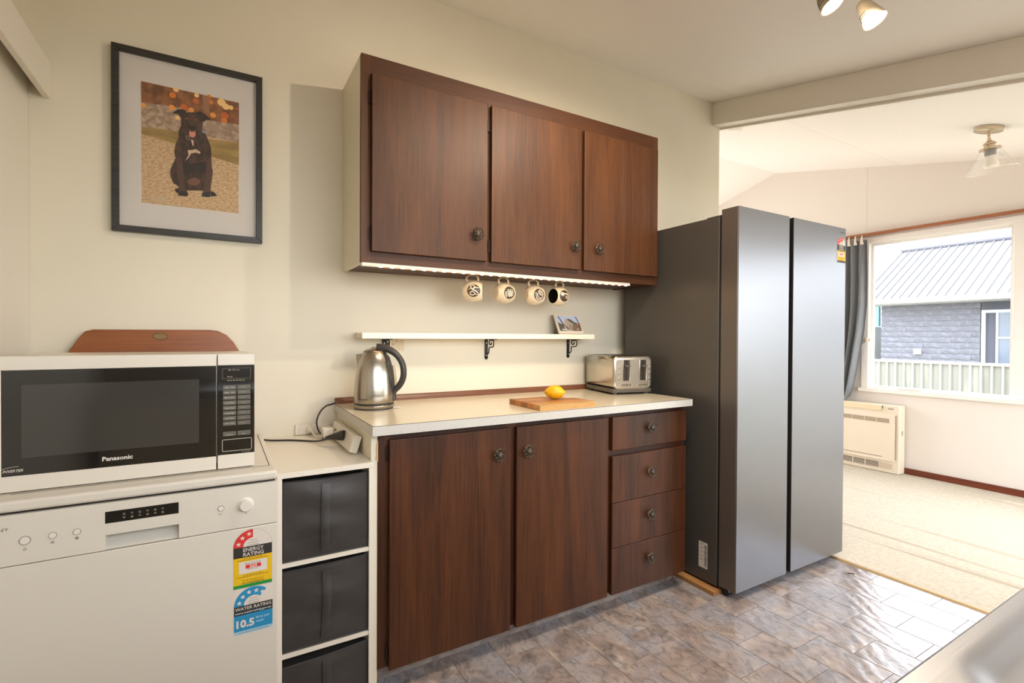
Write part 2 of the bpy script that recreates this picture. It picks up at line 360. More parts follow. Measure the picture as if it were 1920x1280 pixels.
# walls
wb = MB().box(-0.7, 2.92, 0.0, 0.1, -0.08, 2.80)
WB = struct('wall_back', wb, M_wall, 'cream painted wall behind the kitchen cabinets', 'wall')
M_plaster = mat('bare_plaster', (214, 196, 168), 0.8, var=((168, 132, 96), (60, 60, 60), 0.55, 0.75, 5, 1))
P('wall_patch', MB().prism([(0.668, 1.128), (0.727, 1.125), (0.730, 1.15), (0.728, 1.178), (0.667, 1.178)], FY, -0.0006, 0.0), M_plaster, WB, label='unpainted square patch under the shelf')
struct('wall_left', MB().box(-0.72, -0.56, YF-0.1, 0.0, -0.08, 2.80), M_wall, 'cream wall on the left side of kitchen', 'wall')
D1 = thing('door_1', 'white sliding door along the left wall beside microwave', 'door', (-0.55, -1.0, 0)); D1['kind'] = 'structure'
P('door_panel', box(-0.558, -0.538, -2.0, -0.002, 0.012, 2.05), M_white, D1)
T2 = thing('trim_2', 'white timber pelmet over the sliding door', 'pelmet', (-0.5, -1.0, 1.974)); T2['kind'] = 'structure'
P('pelmet_face', box(-0.503, -0.483, -2.1, -0.0005, 1.974, 2.092), M_white, T2, bevel=0.002, seg=1)
P('pelmet_top', box(-0.56, -0.503, -2.1, -0.0005, 2.075, 2.090), M_white, T2)
def wall_with_holes(x0, x1, y0, y1, axis, lo, hi, zb, ztop, holes):
    """boxes around rectangular holes (lo, hi, z0, z1) along `axis`"""
    b = MB(); cuts = sorted(holes); pos = lo
    def add(a, c, z0, z1):
        if c-a < 1e-4 or z1-z0 < 1e-4: return
        if axis == 'x': b.box(a, c, y0, y1, z0, z1)
        else: b.box(x0, x1, a, c, z0, z1)
    for h0, h1, z0, z1 in cuts:
        add(pos, h0, zb, ztop); add(h0, h1, zb, z0); add(h0, h1, z1, ztop); pos = h1
    add(pos, hi, zb, ztop); return b
struct('wall_front', wall_with_holes(0, 0, YF-0.1, YF, 'x', -0.72, XF+0.12, -0.08, CEIL(YF)+0.05, [(-0.1, 2.3, 1.04, 2.08), (3.1, 5.1, 0.04, 2.02)]), M_wall_liv, 'cream wall behind the sink bench', 'wall')
WF = wall_with_holes(XF, XF+0.12, 0, 0, 'y', YF-0.1, 2.4, -0.08, 2.16, [(-2.50, 0.165, 0.70, 2.13)])
WF.prism([(YF-0.1, 2.16), (2.4, 2.16), (2.4, CEIL(2.4)+0.05), (1.025, CEIL(1.025)+0.05), (YF-0.1, CEIL(YF-0.1)+0.05)], FX, XF, XF+0.12)
WFAR = struct('wall_far', WF, M_wall_liv, 'pale living room gable wall around the big window', 'wall')
P('joint_strip', box(XF-0.0015, XF, 0.136, 0.144, 2.17, CEIL(0.14)), M_wall_liv, WFAR)
struct('wall_rear', wall_with_holes(0, 0, 2.3, 2.4, 'x', 2.82, XF+0.12, -0.08, CEIL(2.3)+0.05, [(3.15, 5.05, 0.8, 2.1)]), M_wall_liv, 'pale living room wall hidden beyond the fridge', 'wall')
struct('wall_side', MB().prism([(0.1, -0.08), (2.3, -0.08), (2.3, CEIL(2.3)+.05), (1.025, CEIL(1.025)+.05), (0.1, CEIL(0.1)+.05)], FX, 2.82, 2.92), M_wall_liv, 'living room wall running back from the kitchen corner', 'wall')
ce = MB()
ys = [YF-0.1, 1.025, 2.4]
n = [(y, CEIL(y)) for y in ys]
ce.prism([n[0], n[1], (n[1][0], n[1][1]+0.1), (n[0][0], n[0][1]+0.1)], FX, -0.72, XF+0.12)
ce.prism([n[1], n[2], (n[2][0], n[2][1]+0.1), (n[1][0], n[1][1]+0.1)], FX, -0.72, XF+0.12)
CE = struct('ceiling', ce, M_ceil, 'raked off-white ceiling rising to a ridge', 'ceiling')
for (yj, a, b2) in ((-0.205, -0.55, 2.842), (-1.43, -0.55, 2.842), (-0.133, 2.93, XF), (-1.35, 2.93, XF)):
    P('joint_strip', MB().hexa([(a, yj-.006, CEIL(yj-.006)-.0012), (b2, yj-.006, CEIL(yj-.006)-.0012), (b2, yj+.006, CEIL(yj+.006)-.0012), (a, yj+.006, CEIL(yj+.006)-.0012), (a, yj-.006, CEIL(yj-.006)+.004), (b2, yj-.006, CEIL(yj-.006)+.004), (b2, yj+.006, CEIL(yj+.006)+.004), (a, yj+.006, CEIL(yj+.006)+.004)]), M_ceil, CE)
# beam between kitchen and living room
def sloped(x0, x1, y0, y1, d0, d1):
    return MB().hexa([(x0, y0, CEIL(y0)-d1), (x1, y0, CEIL(y0)-d1), (x1, y1, CEIL(y1)-d1), (x0, y1, CEIL(y1)-d1), (x0, y0, CEIL(y0)-d0), (x1, y0, CEIL(y0)-d0), (x1, y1, CEIL(y1)-d0), (x0, y1, CEIL(y1)-d0)])
BM = thing('trim_3', 'white ceiling beam between kitchen and living room', 'beam', (2.88, 0, 2.6)); BM['kind'] = 'structure'
P('beam', sloped(2.842, 2.923, YF, 0.0, 0.0, 0.149), M_white, BM, bevel=0.003, seg=2)
P('beam_lip', sloped(2.923, 2.938, YF, 0.05, 0.0, 0.163), M_white, BM)
struct('baseboard_far', box(XF-0.016, XF, YF, 2.3, 0.004, 0.056), M_mahog, 'dark red timber skirting under the living room window', 'skirting', bevel=0.004)
tr = MB().prism([(0, 0), (0.014, 0), (0.014, 0.012), (0.009, 0.022), (0.004, 0.026), (0, 0.026)], lambda u, v, d: (d, -0.0005-u, 0.902+v), 0.424, 1.93)
M_maple = wood('red_stained_trim', (104, 64, 42), (146, 96, 68), 0, 0.35, 0.3)
struct('trim_4', tr, M_maple, 'slim brown timber strip where benchtop meets the wall', 'trim')
# windows
M_alu = mat('white_aluminium', (236, 232, 227), 0.35, 0.0)
M_glass = glass('window_glass', refl=0.8)
W1 = thing('window_1', 'large white framed living room window onto the neighbouring house', 'window', (XF+0.05, -0.96, 0.70)); W1['kind'] = 'structure'
x0, x1 = XF-0.012, XF+0.09
P('jamb', box(x0, x1, 0.108, 0.165, 0.70, 2.13), M_alu, W1, bevel=0.003); P('jamb', box(x0, x1, -2.50, -2.45, 0.70, 2.13), M_alu, W1, bevel=0.003)
P('head', box(x0, x1, -2.45, 0.108, 2.075, 2.13), M_alu, W1, bevel=0.003)
P('sill', box(x0-0.022, x1, -2.52, 0.18, 0.70, 0.735), M_alu, W1, bevel=0.004)
P('mullion', box(x0+0.005, x1, -0.955, -0.868, 0.735, 2.075), M_alu, W1, bevel=0.004)
for (ya, yb) in ((-0.868, 0.108), (-2.45, -0.955)):
    sx0, sx1 = XF+0.03, XF+0.062
    P('sash_stile', box(sx0, sx1, yb-0.022, yb, 0.735, 2.075), M_alu, W1); P('sash_stile', box(sx0, sx1, ya, ya+0.022, 0.735, 2.075), M_alu, W1)
    P('sash_rail', box(sx0, sx1, ya+0.022, yb-0.022, 0.735, 0.757), M_alu, W1); P('sash_rail', box(sx0, sx1, ya+0.022, yb-0.022, 2.053, 2.075), M_alu, W1)
    P('pane', box(XF+0.044, XF+0.048, ya+0.022, yb-0.022, 0.757, 2.053), M_glass, W1)
M_latch = mat('latch_cream', (214, 202, 184), 0.4)
P('latch', MB().box(XF-0.03, XF-0.012, 0.085, 0.15, 1.165, 1.195).box(XF-0.045, XF-0.02, 0.10, 0.118, 1.16, 1.20), M_latch, W1)
P('window_stay', MB().tube([(XF-0.02, 0.12, 1.16), (XF-0.05, 0.19, 1.08), (XF-0.07, 0.26, 1.02)], 0.004, 6), M_latch, W1)
P('stay_catch', box(XF-0.028, XF-0.012, -0.30, -0.14, 0.737, 0.749), M_latch, W1)
def plain_window(name, label, x0, x1, z0, z1, mull):
    W = thing(name, label, 'window', ((x0+x1)/2, YF-0.05, z0)); W['kind'] = 'structure'
    ya, yb = YF-0.08, YF-0.02
    P('jamb', box(x0, x0+.05, ya, yb, z0, z1), M_alu, W); P('jamb', box(x1-.05, x1, ya, yb, z0, z1), M_alu, W)
    P('head', box(x0+.05, x1-.05, ya, yb, z1-.05, z1), M_alu, W); P('sill', box(x0+.05, x1-.05, ya, yb, z0, z0+.05), M_alu, W)
    xs = [x0+.05]+[v for m in mull for v in (m-.025, m+.025)]+[x1-.05]
    for m in mull: P('mullion', box(m-.025, m+.025, ya, yb, z0+.05, z1-.05), M_alu, W)
    for i in range(0, len(xs), 2): P('pane', box(xs[i], xs[i+1], YF-.052, YF-.048, z0+.05, z1-.05), M_glass, W)
def added_rear_window():  # unseen window, added to brighten the living room
    W = thing('added_window_4', 'unseen rear living room window added for daylight', 'window', (4.1, 2.35, 0.8)); W['kind'] = 'structure'
    P('jamb', box(3.15, 3.2, 2.32, 2.38, 0.8, 2.1), M_alu, W); P('jamb', box(5.0, 5.05, 2.32, 2.38, 0.8, 2.1), M_alu, W)
    P('head', box(3.2, 5.0, 2.32, 2.38, 2.05, 2.1), M_alu, W); P('sill', box(3.2, 5.0, 2.32, 2.38, 0.8, 0.85), M_alu, W)
    P('pane', box(3.2, 5.0, 2.348, 2.352, 0.85, 2.05), M_glass, W)
added_rear_window()
plain_window('window_2', 'white framed window above the steel sink bench', -0.1, 2.3, 1.04, 2.08, [0.7, 1.5])
plain_window('added_window_3', 'unseen living room glazed door added for daylight', 3.1, 5.1, 0.04, 2.02, [4.1])  # unseen glazed door, added and widened to light the carpet
# ================================================================ OUTSIDE
M_ground = mat('gravel_ground', (150, 150, 138), 0.9, var=((120, 124, 104), (3, 3, 3), 0.4, 0.6, 6, 0))
struct('ground', box(XF+0.15, 40, -30, 30, -0.7, -0.6), M_ground, 'pale gravel ground outside the window', 'ground')
struct('ground_garden', box(-20, XF+0.15, -30, YF-0.12, -0.7, -0.6), mat('paving', (150, 142, 132), 0.9, var=((128, 122, 112), (4, 4, 4), 0.4, 0.6, 6, 0)), 'pale paving outside the kitchen window', 'ground')
M_fence = mat('weathered_fence', (124, 126, 118), 0.6, var=((156, 154, 146), (9, 9, 1.2), 0.55, 0.8, 5, 0.6))
FN = thing('boundary_fence', 'pale weathered ribbed metal fence outside the window', 'fence', (8.5, 0, -0.6))
P('fence_sheet', box(8.50, 8.508, -4.0, 3.2, -0.6, 0.86), M_fence, FN)
rib = MB().hexa([(-0.024, -0.012, 0), (0, -0.018, 0), (0, 0.018, 0), (-0.024, 0.012, 0), (-0.024, -0.012, 1.46), (0, -0.018, 1.46), (0, 0.018, 1.46), (-0.024, 0.012, 1.46)])
rib_me = mesh_of('rib', rib, mat('fence_rib', (138, 138, 132), 0.55, var=((112, 112, 106), (9, 9, 1.2), 0.55, 0.8, 5, 0.6)))
for i in range(67): inst('rib', rib_me, FN, (8.5, 3.1-0.105*i, -0.6))
P('fence_cap', box(8.47, 8.53, -4.0, 3.2, 0.85, 0.885), mat('fence_cap', (170, 160, 146), 0.7, var=((150, 120, 90), (14, 14, 14), 0.6, 0.75, 4, 0)), FN)
# neighbouring house
HS = thing('house', 'dark grey block house with pale metal roof beyond the fence', 'house', (12.5, 0, -0.6))
M_block = mat('hazed_split_block', (104, 106, 116), 0.85, var=((118, 120, 130), (14, 14, 14), 0.4, 0.65, 6, 0), bump=((22, 22, 50), 0.7, 0.03))  # grey lightened so the dark wall carries glare haze in its colour
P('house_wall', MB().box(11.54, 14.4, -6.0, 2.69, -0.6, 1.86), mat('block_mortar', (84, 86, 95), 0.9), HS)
blocks = []
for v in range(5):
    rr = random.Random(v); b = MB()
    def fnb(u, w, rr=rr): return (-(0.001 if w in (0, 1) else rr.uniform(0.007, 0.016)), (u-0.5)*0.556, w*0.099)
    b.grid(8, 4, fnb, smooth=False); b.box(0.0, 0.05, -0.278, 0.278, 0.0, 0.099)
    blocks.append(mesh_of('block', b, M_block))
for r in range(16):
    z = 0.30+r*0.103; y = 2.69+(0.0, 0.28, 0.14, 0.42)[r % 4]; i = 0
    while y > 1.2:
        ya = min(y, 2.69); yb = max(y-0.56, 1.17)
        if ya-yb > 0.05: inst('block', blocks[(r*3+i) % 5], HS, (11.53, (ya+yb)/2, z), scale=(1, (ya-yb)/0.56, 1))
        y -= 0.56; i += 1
M_roofm = mat('pale_roof', (138, 138, 142), 0.6, 0.0)
rp = lambda y, t: (11.1+1.95*t, y, 1.90+1.18*t)
ro = MB().hexa([rp(-6, 0), rp(2.95, 0), rp(2.95, 1), rp(-6, 1)] + [(x, y, z+.03) for x, y, z in (rp(-6, 0), rp(2.95, 0), rp(2.95, 1), rp(-6, 1))])
RF = P('roof', ro, M_roofm, HS)
P('roof_back', MB().hexa([(13.05, -6, 3.08), (13.05, 2.95, 3.08), (15.2, 2.95, 1.8), (15.2, -6, 1.8), (13.05, -6, 3.11), (13.05, 2.95, 3.11), (15.2, 2.95, 1.83), (15.2, -6, 1.83)]), M_roofm, HS)
Ls = math.hypot(1.95, 1.18); ang = math.atan2(1.18, 1.95)
rb = mesh_of('roof_rib', box(0, Ls, -0.010, 0.010, 0, 0.028), mat('roof_rib', (98, 98, 106), 0.6, 0.0))
for i in range(62): inst('roof_rib', rb, RF, (11.1, 2.93-0.138*i, 1.93), rot=(0, -ang, 0))
P('ridge_cap', MB().tube([(13.05, -6, 3.13), (13.05, 2.97, 3.13)], 0.05, 8), mat('ridge_grey', (80, 82, 90), 0.5), HS)
P('gutter', box(11.02, 11.12, -6, 2.97, 1.86, 1.95), mat('gutter_cream', (180, 174, 158), 0.5), HS)
P('soffit', box(11.1, 11.54, -6, 2.9, 1.84, 1.86), mat('soffit_grey', (150, 150, 152), 0.6), HS)
HW = P('window_frame', MB().box(11.50, 11.54, -0.9, -0.85, 0.3, 1.7).box(11.50, 11.54, 1.10, 1.15, 0.3, 1.7).box(11.50, 11.54, -0.85, 1.10, 1.65, 1.70).box(11.50, 11.54, -0.85, 1.10, 0.3, 0.35).box(11.50, 11.54, 0.93, 0.96, 0.35, 1.65).box(11.50, 11.54, -0.85, 0.93, 1.20, 1.23), mat('house_frame', (196, 200, 210), 0.5), HS)
P('pane', box(11.52, 11.53, -0.85, 0.93, 0.35, 1.65), mat('dark_pane', (104, 114, 128), 0.15), HW)
P('vent_cover', box(11.46, 11.53, 2.02, 2.12, 0.90, 1.0), mat('vent_white', (236, 236, 236), 0.5), HS)
NB = thing('garden_shed', 'turquoise and cream shed beside the dark block house', 'shed', (12.5, 4.2, -0.6))
P('shed_wall', box(12.0, 15, 3.1, 6.5, -0.6, 1.45), mat('shed_cream', (226, 230, 224), 0.7), NB)
P('shed_fascia', box(11.9, 12.0, 2.9, 6.5, 1.45, 1.95), mat('shed_teal', (120, 196, 206), 0.6), NB)
P('service_cable', MB().tube([(13.05, 2.95, 3.13), (14.5, 4.4, 3.20), (17, 7.0, 3.55)], 0.008, 5), mat('cable_grey', (120, 124, 130), 0.7), HS)
# ================================================================ KITCHEN CABINETS
W_up = wood('stained_wood_upper', (72, 42, 22), (118, 73, 38), 2, 0.5, 0.06)
W_uph = wood('stained_wood_upper_rail', (68, 39, 21), (104, 63, 34), 0, 0.5, 0.06)
W_lo = wood('stained_wood_lower', (54, 29, 15), (116, 66, 34), 2, 0.42, 0.12)
W_loh = wood('stained_wood_lower_rail', (50, 25, 15), (84, 45, 28), 0, 0.45, 0.1)
M_dark = mat('dark_brown', (44, 26, 18), 0.6)  # dark brown of the carcass, cabinet back and sink plinth
M_bronze = mat('antique_bronze', (64, 56, 47), 0.45, 0.7, var=((108, 97, 82), (300, 300, 300), 0.45, 0.65, 3, 0))
M_hinge = mat('dark_hinge', (58, 44, 34), 0.4, 0.6)
M_laminate = mat('cream_laminate', (222, 210, 184), 0.2, var=((214, 201, 174), (160, 160, 160), 0.5, 0.72, 6, 1.0))
M_lamedge = mat('laminate_edge', (200, 195, 186), 0.35, var=((192, 187, 178), (160, 160, 160), 0.5, 0.72, 6, 1.0))
M_seam = mat('laminate_seam', (70, 56, 46), 0.6)
M_panelw = mat('cream_panel', (222, 214, 192), 0.4)
# knob: flower-shaped filigree, faces -y, origin on the door face
kb = MB()
kb.lathe([(0.004, 0.0), (0.0085, 0.0005), (0.006, 0.004), (0.0045, 0.014), (0.007, 0.018), (0.009, 0.020), (0.0085, 0.024), (0.004, 0.0275), (0, 0.028)], Matrix.Rotation(math.radians(90), 4, 'X'), 14)
for i in range(8):
    a = 2*math.pi*i/8; cx, cz = 0.0138*math.cos(a), 0.0138*math.sin(a)
    kb.tube([(cx+0.0056*math.cos(a+t), -0.0205-0.0015*math.cos(t), cz+0.0056*math.sin(a+t)) for t in [2*math.pi*j/9 for j in range(9)]], 0.0013, 4, closed=True)
kb.tube([(0.0198*math.cos(2*math.pi*j/32)*(1+0.05*math.cos(8*2*math.pi*j/32)), -0.0195, 0.0198*math.sin(2*math.pi*j/32)*(1+0.05*math.cos(8*2*math.pi*j/32))) for j in range(32)], 0.0014, 4, closed=True)
knob_me = mesh_of('knob', kb, M_bronze)
hg = MB().cyl((0, 0, -0.026), (0, 0, 0.026), 0.0038, n=8)
hg.box(-0.006, 0.0005, 0.001, 0.004, -0.024, 0.024)
hinge_me = mesh_of('hinge', hg, M_hinge)
# ---- upper cabinet
UC = thing('wall_cabinet', 'dark stained wall cabinet with three doors above the shelf', 'cabinet', (1.22, -0.16, 1.467))
x0, x1, yf, z0, z1 = 0.455, 1.995, -0.325, 1.467, 2.243
P('side_panel', box(x0, x0+0.016, yf+0.018, -0.001, z0, z1), M_panelw, UC, label='cream painted end panel')
P('side_panel', box(x1-0.016, x1, yf+0.018, -0.001, z0, z1), W_up, UC)
P('top_panel', box(x0+0.016, x1-0.016, yf+0.018, -0.001, z1-0.016, z1), M_panelw, UC)
P('bottom_panel', box(x0+0.016, x1-0.016, yf+0.018, -0.001, z0+0.004, z0+0.02), W_uph, UC)
P('back_panel', box(x0+0.016, x1-0.016, -0.012, -0.001, z0+0.02, z1-0.016), M_dark, UC)
P('stile', box(x0, x0+0.034, yf, yf+0.018, z0, z1), W_up, UC); P('stile', box(x1-0.034, x1, yf, yf+0.018, z0, z1), W_up, UC)
P('stile', box(0.96, 1.01, yf, yf+0.018, z0+0.045, z1-0.07), W_up, UC); P('stile', box(1.455, 1.505, yf, yf+0.018, z0+0.045, z1-0.07), W_up, UC)
P('rail', box(x0+0.034, x1-0.034, yf, yf+0.018, z0, z0+0.045), W_uph, UC); P('rail', box(x0+0.034, x1-0.034, yf, yf+0.018, z1-0.07, z1), W_uph, UC)
for (a, b, kx, hx) in ((0.490, 0.975, 0.922, 0.4865), (0.994, 1.470, 1.434, 0.9905), (1.492, 1.978, 1.575, 1.981)):
    d = P('door', box(a, b, yf-0.020, yf-0.001, 1.509, 2.170), W_up, UC, bevel=0.0025)
    inst('knob', knob_me, d, (kx, yf-0.020, 1.616), scale=(1.25, 1, 1.25))
    for hz in (2.085, 1.575): inst('hinge', hinge_me, d, (hx, yf-0.006, hz), scale=(-1 if hx > b else 1, 1, 1))
for i, hxx in enumerate((0.981, 1.139, 1.303, 1.449)):
    P('cup_hook', MB().tube([(hxx, -0.192, 1.473), (hxx, -0.192, 1.463), (hxx, -0.196, 1.4585), (hxx, -0.202, 1.4580), (hxx, -0.208, 1.4605), (hxx, -0.210, 1.465)], 0.0016, 6), mat('brass_hook', (190, 160, 100), 0.35, 0.9), UC)
# ---- LED strip under it
LS = thing('led_strip', 'thin glowing light strip under the front edge of wall cabinet', 'light strip', (1.13, -0.318, 1.453))
P('profile', MB().prism([(-0.330, 1.454), (-0.308, 1.454), (-0.308, 1.4665), (-0.330, 1.4665)], FX, 0.458, 1.80), mat('strip_profile', (216, 212, 196), 0.4), LS)
lw = mat('led_white', (255, 250, 240), 0.5, emit=((255, 212, 160), LED_W)); lo_ = mat('led_orange', (200, 90, 30), 0.5, emit=((255, 96, 14), 1.8))
led_a = mesh_of('led', box(-0.006, 0.006, -0.0022, 0.0022, -0.0008, 0.0), lw); led_b = mesh_of('led', box(-0.006, 0.006, -0.0022, 0.0022, -0.0008, 0.0), lo_)
k = 0; xx = 0.53
while xx < 1.79:
    inst('led', led_a if k % 2 == 0 else led_b, LS, (xx, -0.325, 1.454)); xx += 0.0215; k += 1
# ---- mugs hanging from their handles
M_mug = mat('mug_cream', (228, 214, 186), 0.2, coat=0.3); M_mugin = mat('mug_inside', (40, 34, 28), 0.25)
M_mdk = mat('mug_print_dark', (66, 54, 44), 0.3); M_mlt = mat('mug_print_light', (226, 214, 196), 0.3)
MUG_PROF = [(0.0, 0.0), (0.026, 0.0), (0.029, 0.003), (0.041, 0.016), (0.0475, 0.034), (0.0485, 0.048), (0.045, 0.066), (0.0385, 0.084), (0.0365, 0.086), (0.0355, 0.085)]
MUG_IN = [(0.0355, 0.085), (0.042, 0.066), (0.0455, 0.048), (0.0445, 0.034), (0.038, 0.017), (0.024, 0.006), (0.0, 0.005)]
def mug_r(z):
    for (ra, za), (rb_, zb) in zip(MUG_PROF[:-1], MUG_PROF[1:]):
        if za <= z <= zb and zb > za: return ra+(rb_-ra)*(z-za)/(zb-za)
    return 0.04
def bez(p, n=10):
    """smooth polyline through points (Catmull-Rom)"""
    out = []; q = [p[0]]+list(p)+[p[-1]]
    for i in range(1, len(q)-2):
        for j in range(n):
            t = j/n; a, b, c, d = q[i-1], q[i], q[i+1], q[i+2]
            out.append(tuple(0.5*((2*b[k])+(c[k]-a[k])*t+(2*a[k]-5*b[k]+4*c[k]-d[k])*t*t+(3*b[k]-a[k]-3*c[k]+d[k])*t**3) for k in range(len(b))))
    out.append(tuple(p[-1])); return out
# scroll-letter strokes in disc units (right, up) as the photo shows them
MUG_SW = [
 [[(-0.85, 0.1), (-0.5, 0.35), (-0.1, 0.25), (0.15, 0.55), (-0.05, 0.85), (-0.4, 0.8), (-0.45, 0.45), (-0.1, 0.1), (0.25, -0.05), (0.6, -0.35), (0.75, -0.6), (0.35, -0.65), (0.1, -0.3)], [(0.1, -0.35), (-0.25, -0.15), (-0.55, -0.35), (-0.45, -0.65), (-0.1, -0.7), (0.2, -0.5), (0.1, -0.3)], [(-0.1, 0.4), (0.3, 0.5), (0.85, 0.45)]],
 [[(-0.75, 0.0), (-0.4, 0.15), (-0.35, 0.55), (-0.35, 0.1), (0.0, 0.15), (0.0, 0.6), (0.05, 0.1), (0.4, 0.15), (0.4, 0.6), (0.45, 0.1), (0.85, 0.2)], [(-0.6, -0.2), (0.75, -0.15)], [(-0.5, -0.65), (-0.3, -0.3), (-0.1, -0.65), (0.1, -0.3), (0.3, -0.6), (0.45, -0.3), (0.6, -0.55)], [(-0.8, 0.15), (-0.7, -0.5), (-0.55, -0.7)]],
 [[(-0.85, 0.3), (-0.5, 0.1), (-0.3, -0.4), (0.2, -0.6), (0.65, -0.35), (0.55, -0.05), (0.1, 0.0), (-0.2, 0.35), (0.05, 0.75), (0.5, 0.45), (0.6, 0.1), (0.9, 0.1)], [(-0.7, 0.0), (-0.55, -0.6), (-0.1, -0.85), (0.5, -0.7)], [(0.0, 0.55), (0.35, 0.25)]],
 [[(-0.9, 0.3), (-0.65, 0.6), (-0.4, 0.55), (-0.35, 0.25), (-0.65, 0.15), (-0.75, 0.4), (-0.3, 0.45), (0.1, 0.3), (0.5, 0.35), (0.75, 0.05), (0.7, -0.35), (0.35, -0.45), (0.15, -0.2), (0.35, -0.05), (0.5, -0.2)], [(-0.85, 0.2), (-0.5, 0.05), (-0.2, 0.25)]]]
def mug(i, cx, cz, ang, flip, label, yc=-0.2):
    """axis horizontal; ang turns the axis about z; flip: mouth to the left"""
    T = thing('mug', label, 'mug', (cx, yc, cz), ang, 'mugs hanging under the wall cabinet')
    M = Matrix.Rotation(math.radians(-90 if flip else 90), 4, 'Y') @ Matrix.Translation((0, 0, -0.045))
    P('mug_body', MB().lathe(MUG_PROF, M, 32, caps=False), M_mug, T, local=True)
    P('mug_inside', MB().lathe(MUG_IN, M, 32, caps=False), M_mugin, T, local=True, label='dark glazed inside')
    s = -1 if flip else 1
    hp = bez([(s*-0.022, 0, 0.040), (s*-0.030, 0, 0.058), (s*-0.018, 0, 0.071), (s*0.004, 0, 0.073), (s*0.020, 0, 0.066), (s*0.024, 0, 0.046)], 5)
    P('handle', MB().tube(hp, 0.0048, 8), M_mug, T, local=True)
    # print: a dark disc with a pale scroll, wrapped on the camera side
    uc = s*0.004; th = math.radians(0)
    def wrap(u, v, lift):
        z = 0.045+s*(uc+u); rr = mug_r(min(max(z, 0.004), 0.084))+lift; a = v/0.048
        return (s*(z-0.045), -rr*math.cos(a), rr*math.sin(a))
    dk = MB(); R = 0.0295
    dk.grid(24, 7, lambda a, b: wrap(R*b*math.cos(a*2*math.pi), R*b*math.sin(a*2*math.pi), 0.0006), closed_u=True)
    pd = P('print_disc', dk, M_mdk, T, local=True)
    ws = MB()
    for st in MUG_SW[i]:
        pts = bez(st, 8); m_ = len(pts); k2 = R*0.95; prev = None
        for i_ in range(m_):
            (a, b), (c_, d_) = pts[max(i_-1, 0)], pts[min(i_+1, m_-1)]; L = math.hypot(c_-a, d_-b) or 1e-9; wd = 0.085*(0.35+0.65*math.sin(math.pi*(0.06+0.88*i_/(m_-1))))
            nx, ny = -(d_-b)/L*wd, (c_-a)/L*wd; q = pts[i_]
            cur = (wrap((q[0]+nx)*k2, (q[1]+ny)*k2, 0.0012), wrap((q[0]-nx)*k2, (q[1]-ny)*k2, 0.0012))
            if prev: ws.poly([prev[0], prev[1], cur[1], cur[0]])
            prev = cur
    P('print_scroll', ws, M_mlt, pd, local=True)
mug(0, 0.979, 1.394, math.radians(-27), False, 'leftmost hanging mug with its printed disc facing straight out')
mug(1, 1.138, 1.393, math.radians(2), False, 'second hanging mug, base turned left, with comb-like lettering')
mug(2, 1.303, 1.392, math.radians(-2), False, 'third hanging mug from the left, base turned left, with looped lettering')
mug(3, 1.451, 1.393, math.radians(8), True, 'rightmost hanging mug with its dark mouth turned to the left')
# ---- base cabinet
BC = thing('base_cabinet', 'dark stained base cabinet with two doors and four drawers', 'cabinet', (1.19, -0.3, 0))
x0, x1, yf = 0.453, 1.930, -0.565
P('end_panel', box(0.432, x0, yf+0.002, -0.001, 0.0, 0.8695), M_panelw, BC, label='cream end panel with a chipped front edge')
P('chipped_edge', MB().prism([(0.447, 0.782), (0.4545, 0.775), (0.4545, 0.845), (0.4505, 0.84), (0.4485, 0.815), (0.4500, 0.80)], FY, yf-0.001, yf+0.002), mat('raw_chipboard', (206, 168, 116), 0.8), BC)
P('carcass', box(x0, x1, yf+0.018, -0.001, 0.085, 0.8695), M_dark, BC)
for (a, b) in ((x0, 0.492), (0.945, 0.99), (1.428, 1.466), (1.915, x1)): P('stile', box(a, b, yf, yf+0.018, 0.08, 0.8695), W_lo, BC)
for (a, b, c, d) in ((0.492, 0.945, 0.84, 0.8695), (0.99, 1.428, 0.84, 0.8695), (1.466, 1.915, 0.84, 0.8695), (1.466, 1.915, 0.668, 0.708), (0.492, 0.945, 0.08, 0.11), (0.99, 1.428, 0.08, 0.11)):
    P('rail', box(a, b, yf, yf+0.018, c, d), W_loh, BC)
P('kickboard', box(x0, x1, -0.50, -0.48, 0.0, 0.085), mat('kick_vinyl', (172, 160, 152), 0.4, var=((140, 128, 122), (14, 14, 14), 0.4, 0.65, 5, 1)), BC)
for (a, b, kx, hx) in ((0.488, 0.954, 0.897, 0.4845), (0.980, 1.438, 1.025, None)):
    d = P('door', box(a, b, yf-0.020, yf-0.001, 0.075, 0.847), W_lo, BC, bevel=0.0025)
    inst('knob', knob_me, d, (kx, yf-0.020, 0.752), scale=(1.22, 1, 1.22))
    if hx:
        for hz in (0.80, 0.13): inst('hinge', hinge_me, d, (hx, yf-0.006, hz))
for i, (a, b) in enumerate(((0.702, 0.847), (0.4745, 0.676), (0.2775, 0.4725), (0.075, 0.2755))):
    d = P('drawer', box(1.462, 1.924, yf-0.020, yf-0.001, a, b), W_lo, BC, bevel=0.002)
    inst('knob', knob_me, d, (1.682, yf-0.020, (0.785, 0.586, 0.392, 0.196)[i]), scale=(1.22, 1, 1.22))
CT = thing('worktop', 'cream laminate benchtop over the wooden base cabinet', 'benchtop', (1.18, -0.3, 0.87))
P('top', box(0.4246, 1.930, -0.6145, -0.001, 0.871, 0.902), M_laminate, CT)
P('edge_strip', box(0.4246, 1.931, -0.6158, -0.6146, 0.870, 0.9008), M_lamedge, CT); P('edge_strip', box(0.4234, 0.4245, -0.6158, -0.001, 0.870, 0.9008), M_lamedge, CT)
P('seam', MB().box(0.4236, 1.931, -0.6154, -0.6140, 0.9006, 0.9022).box(0.4236, 0.4250, -0.6140, -0.001, 0.9006, 0.9022), M_seam, CT)
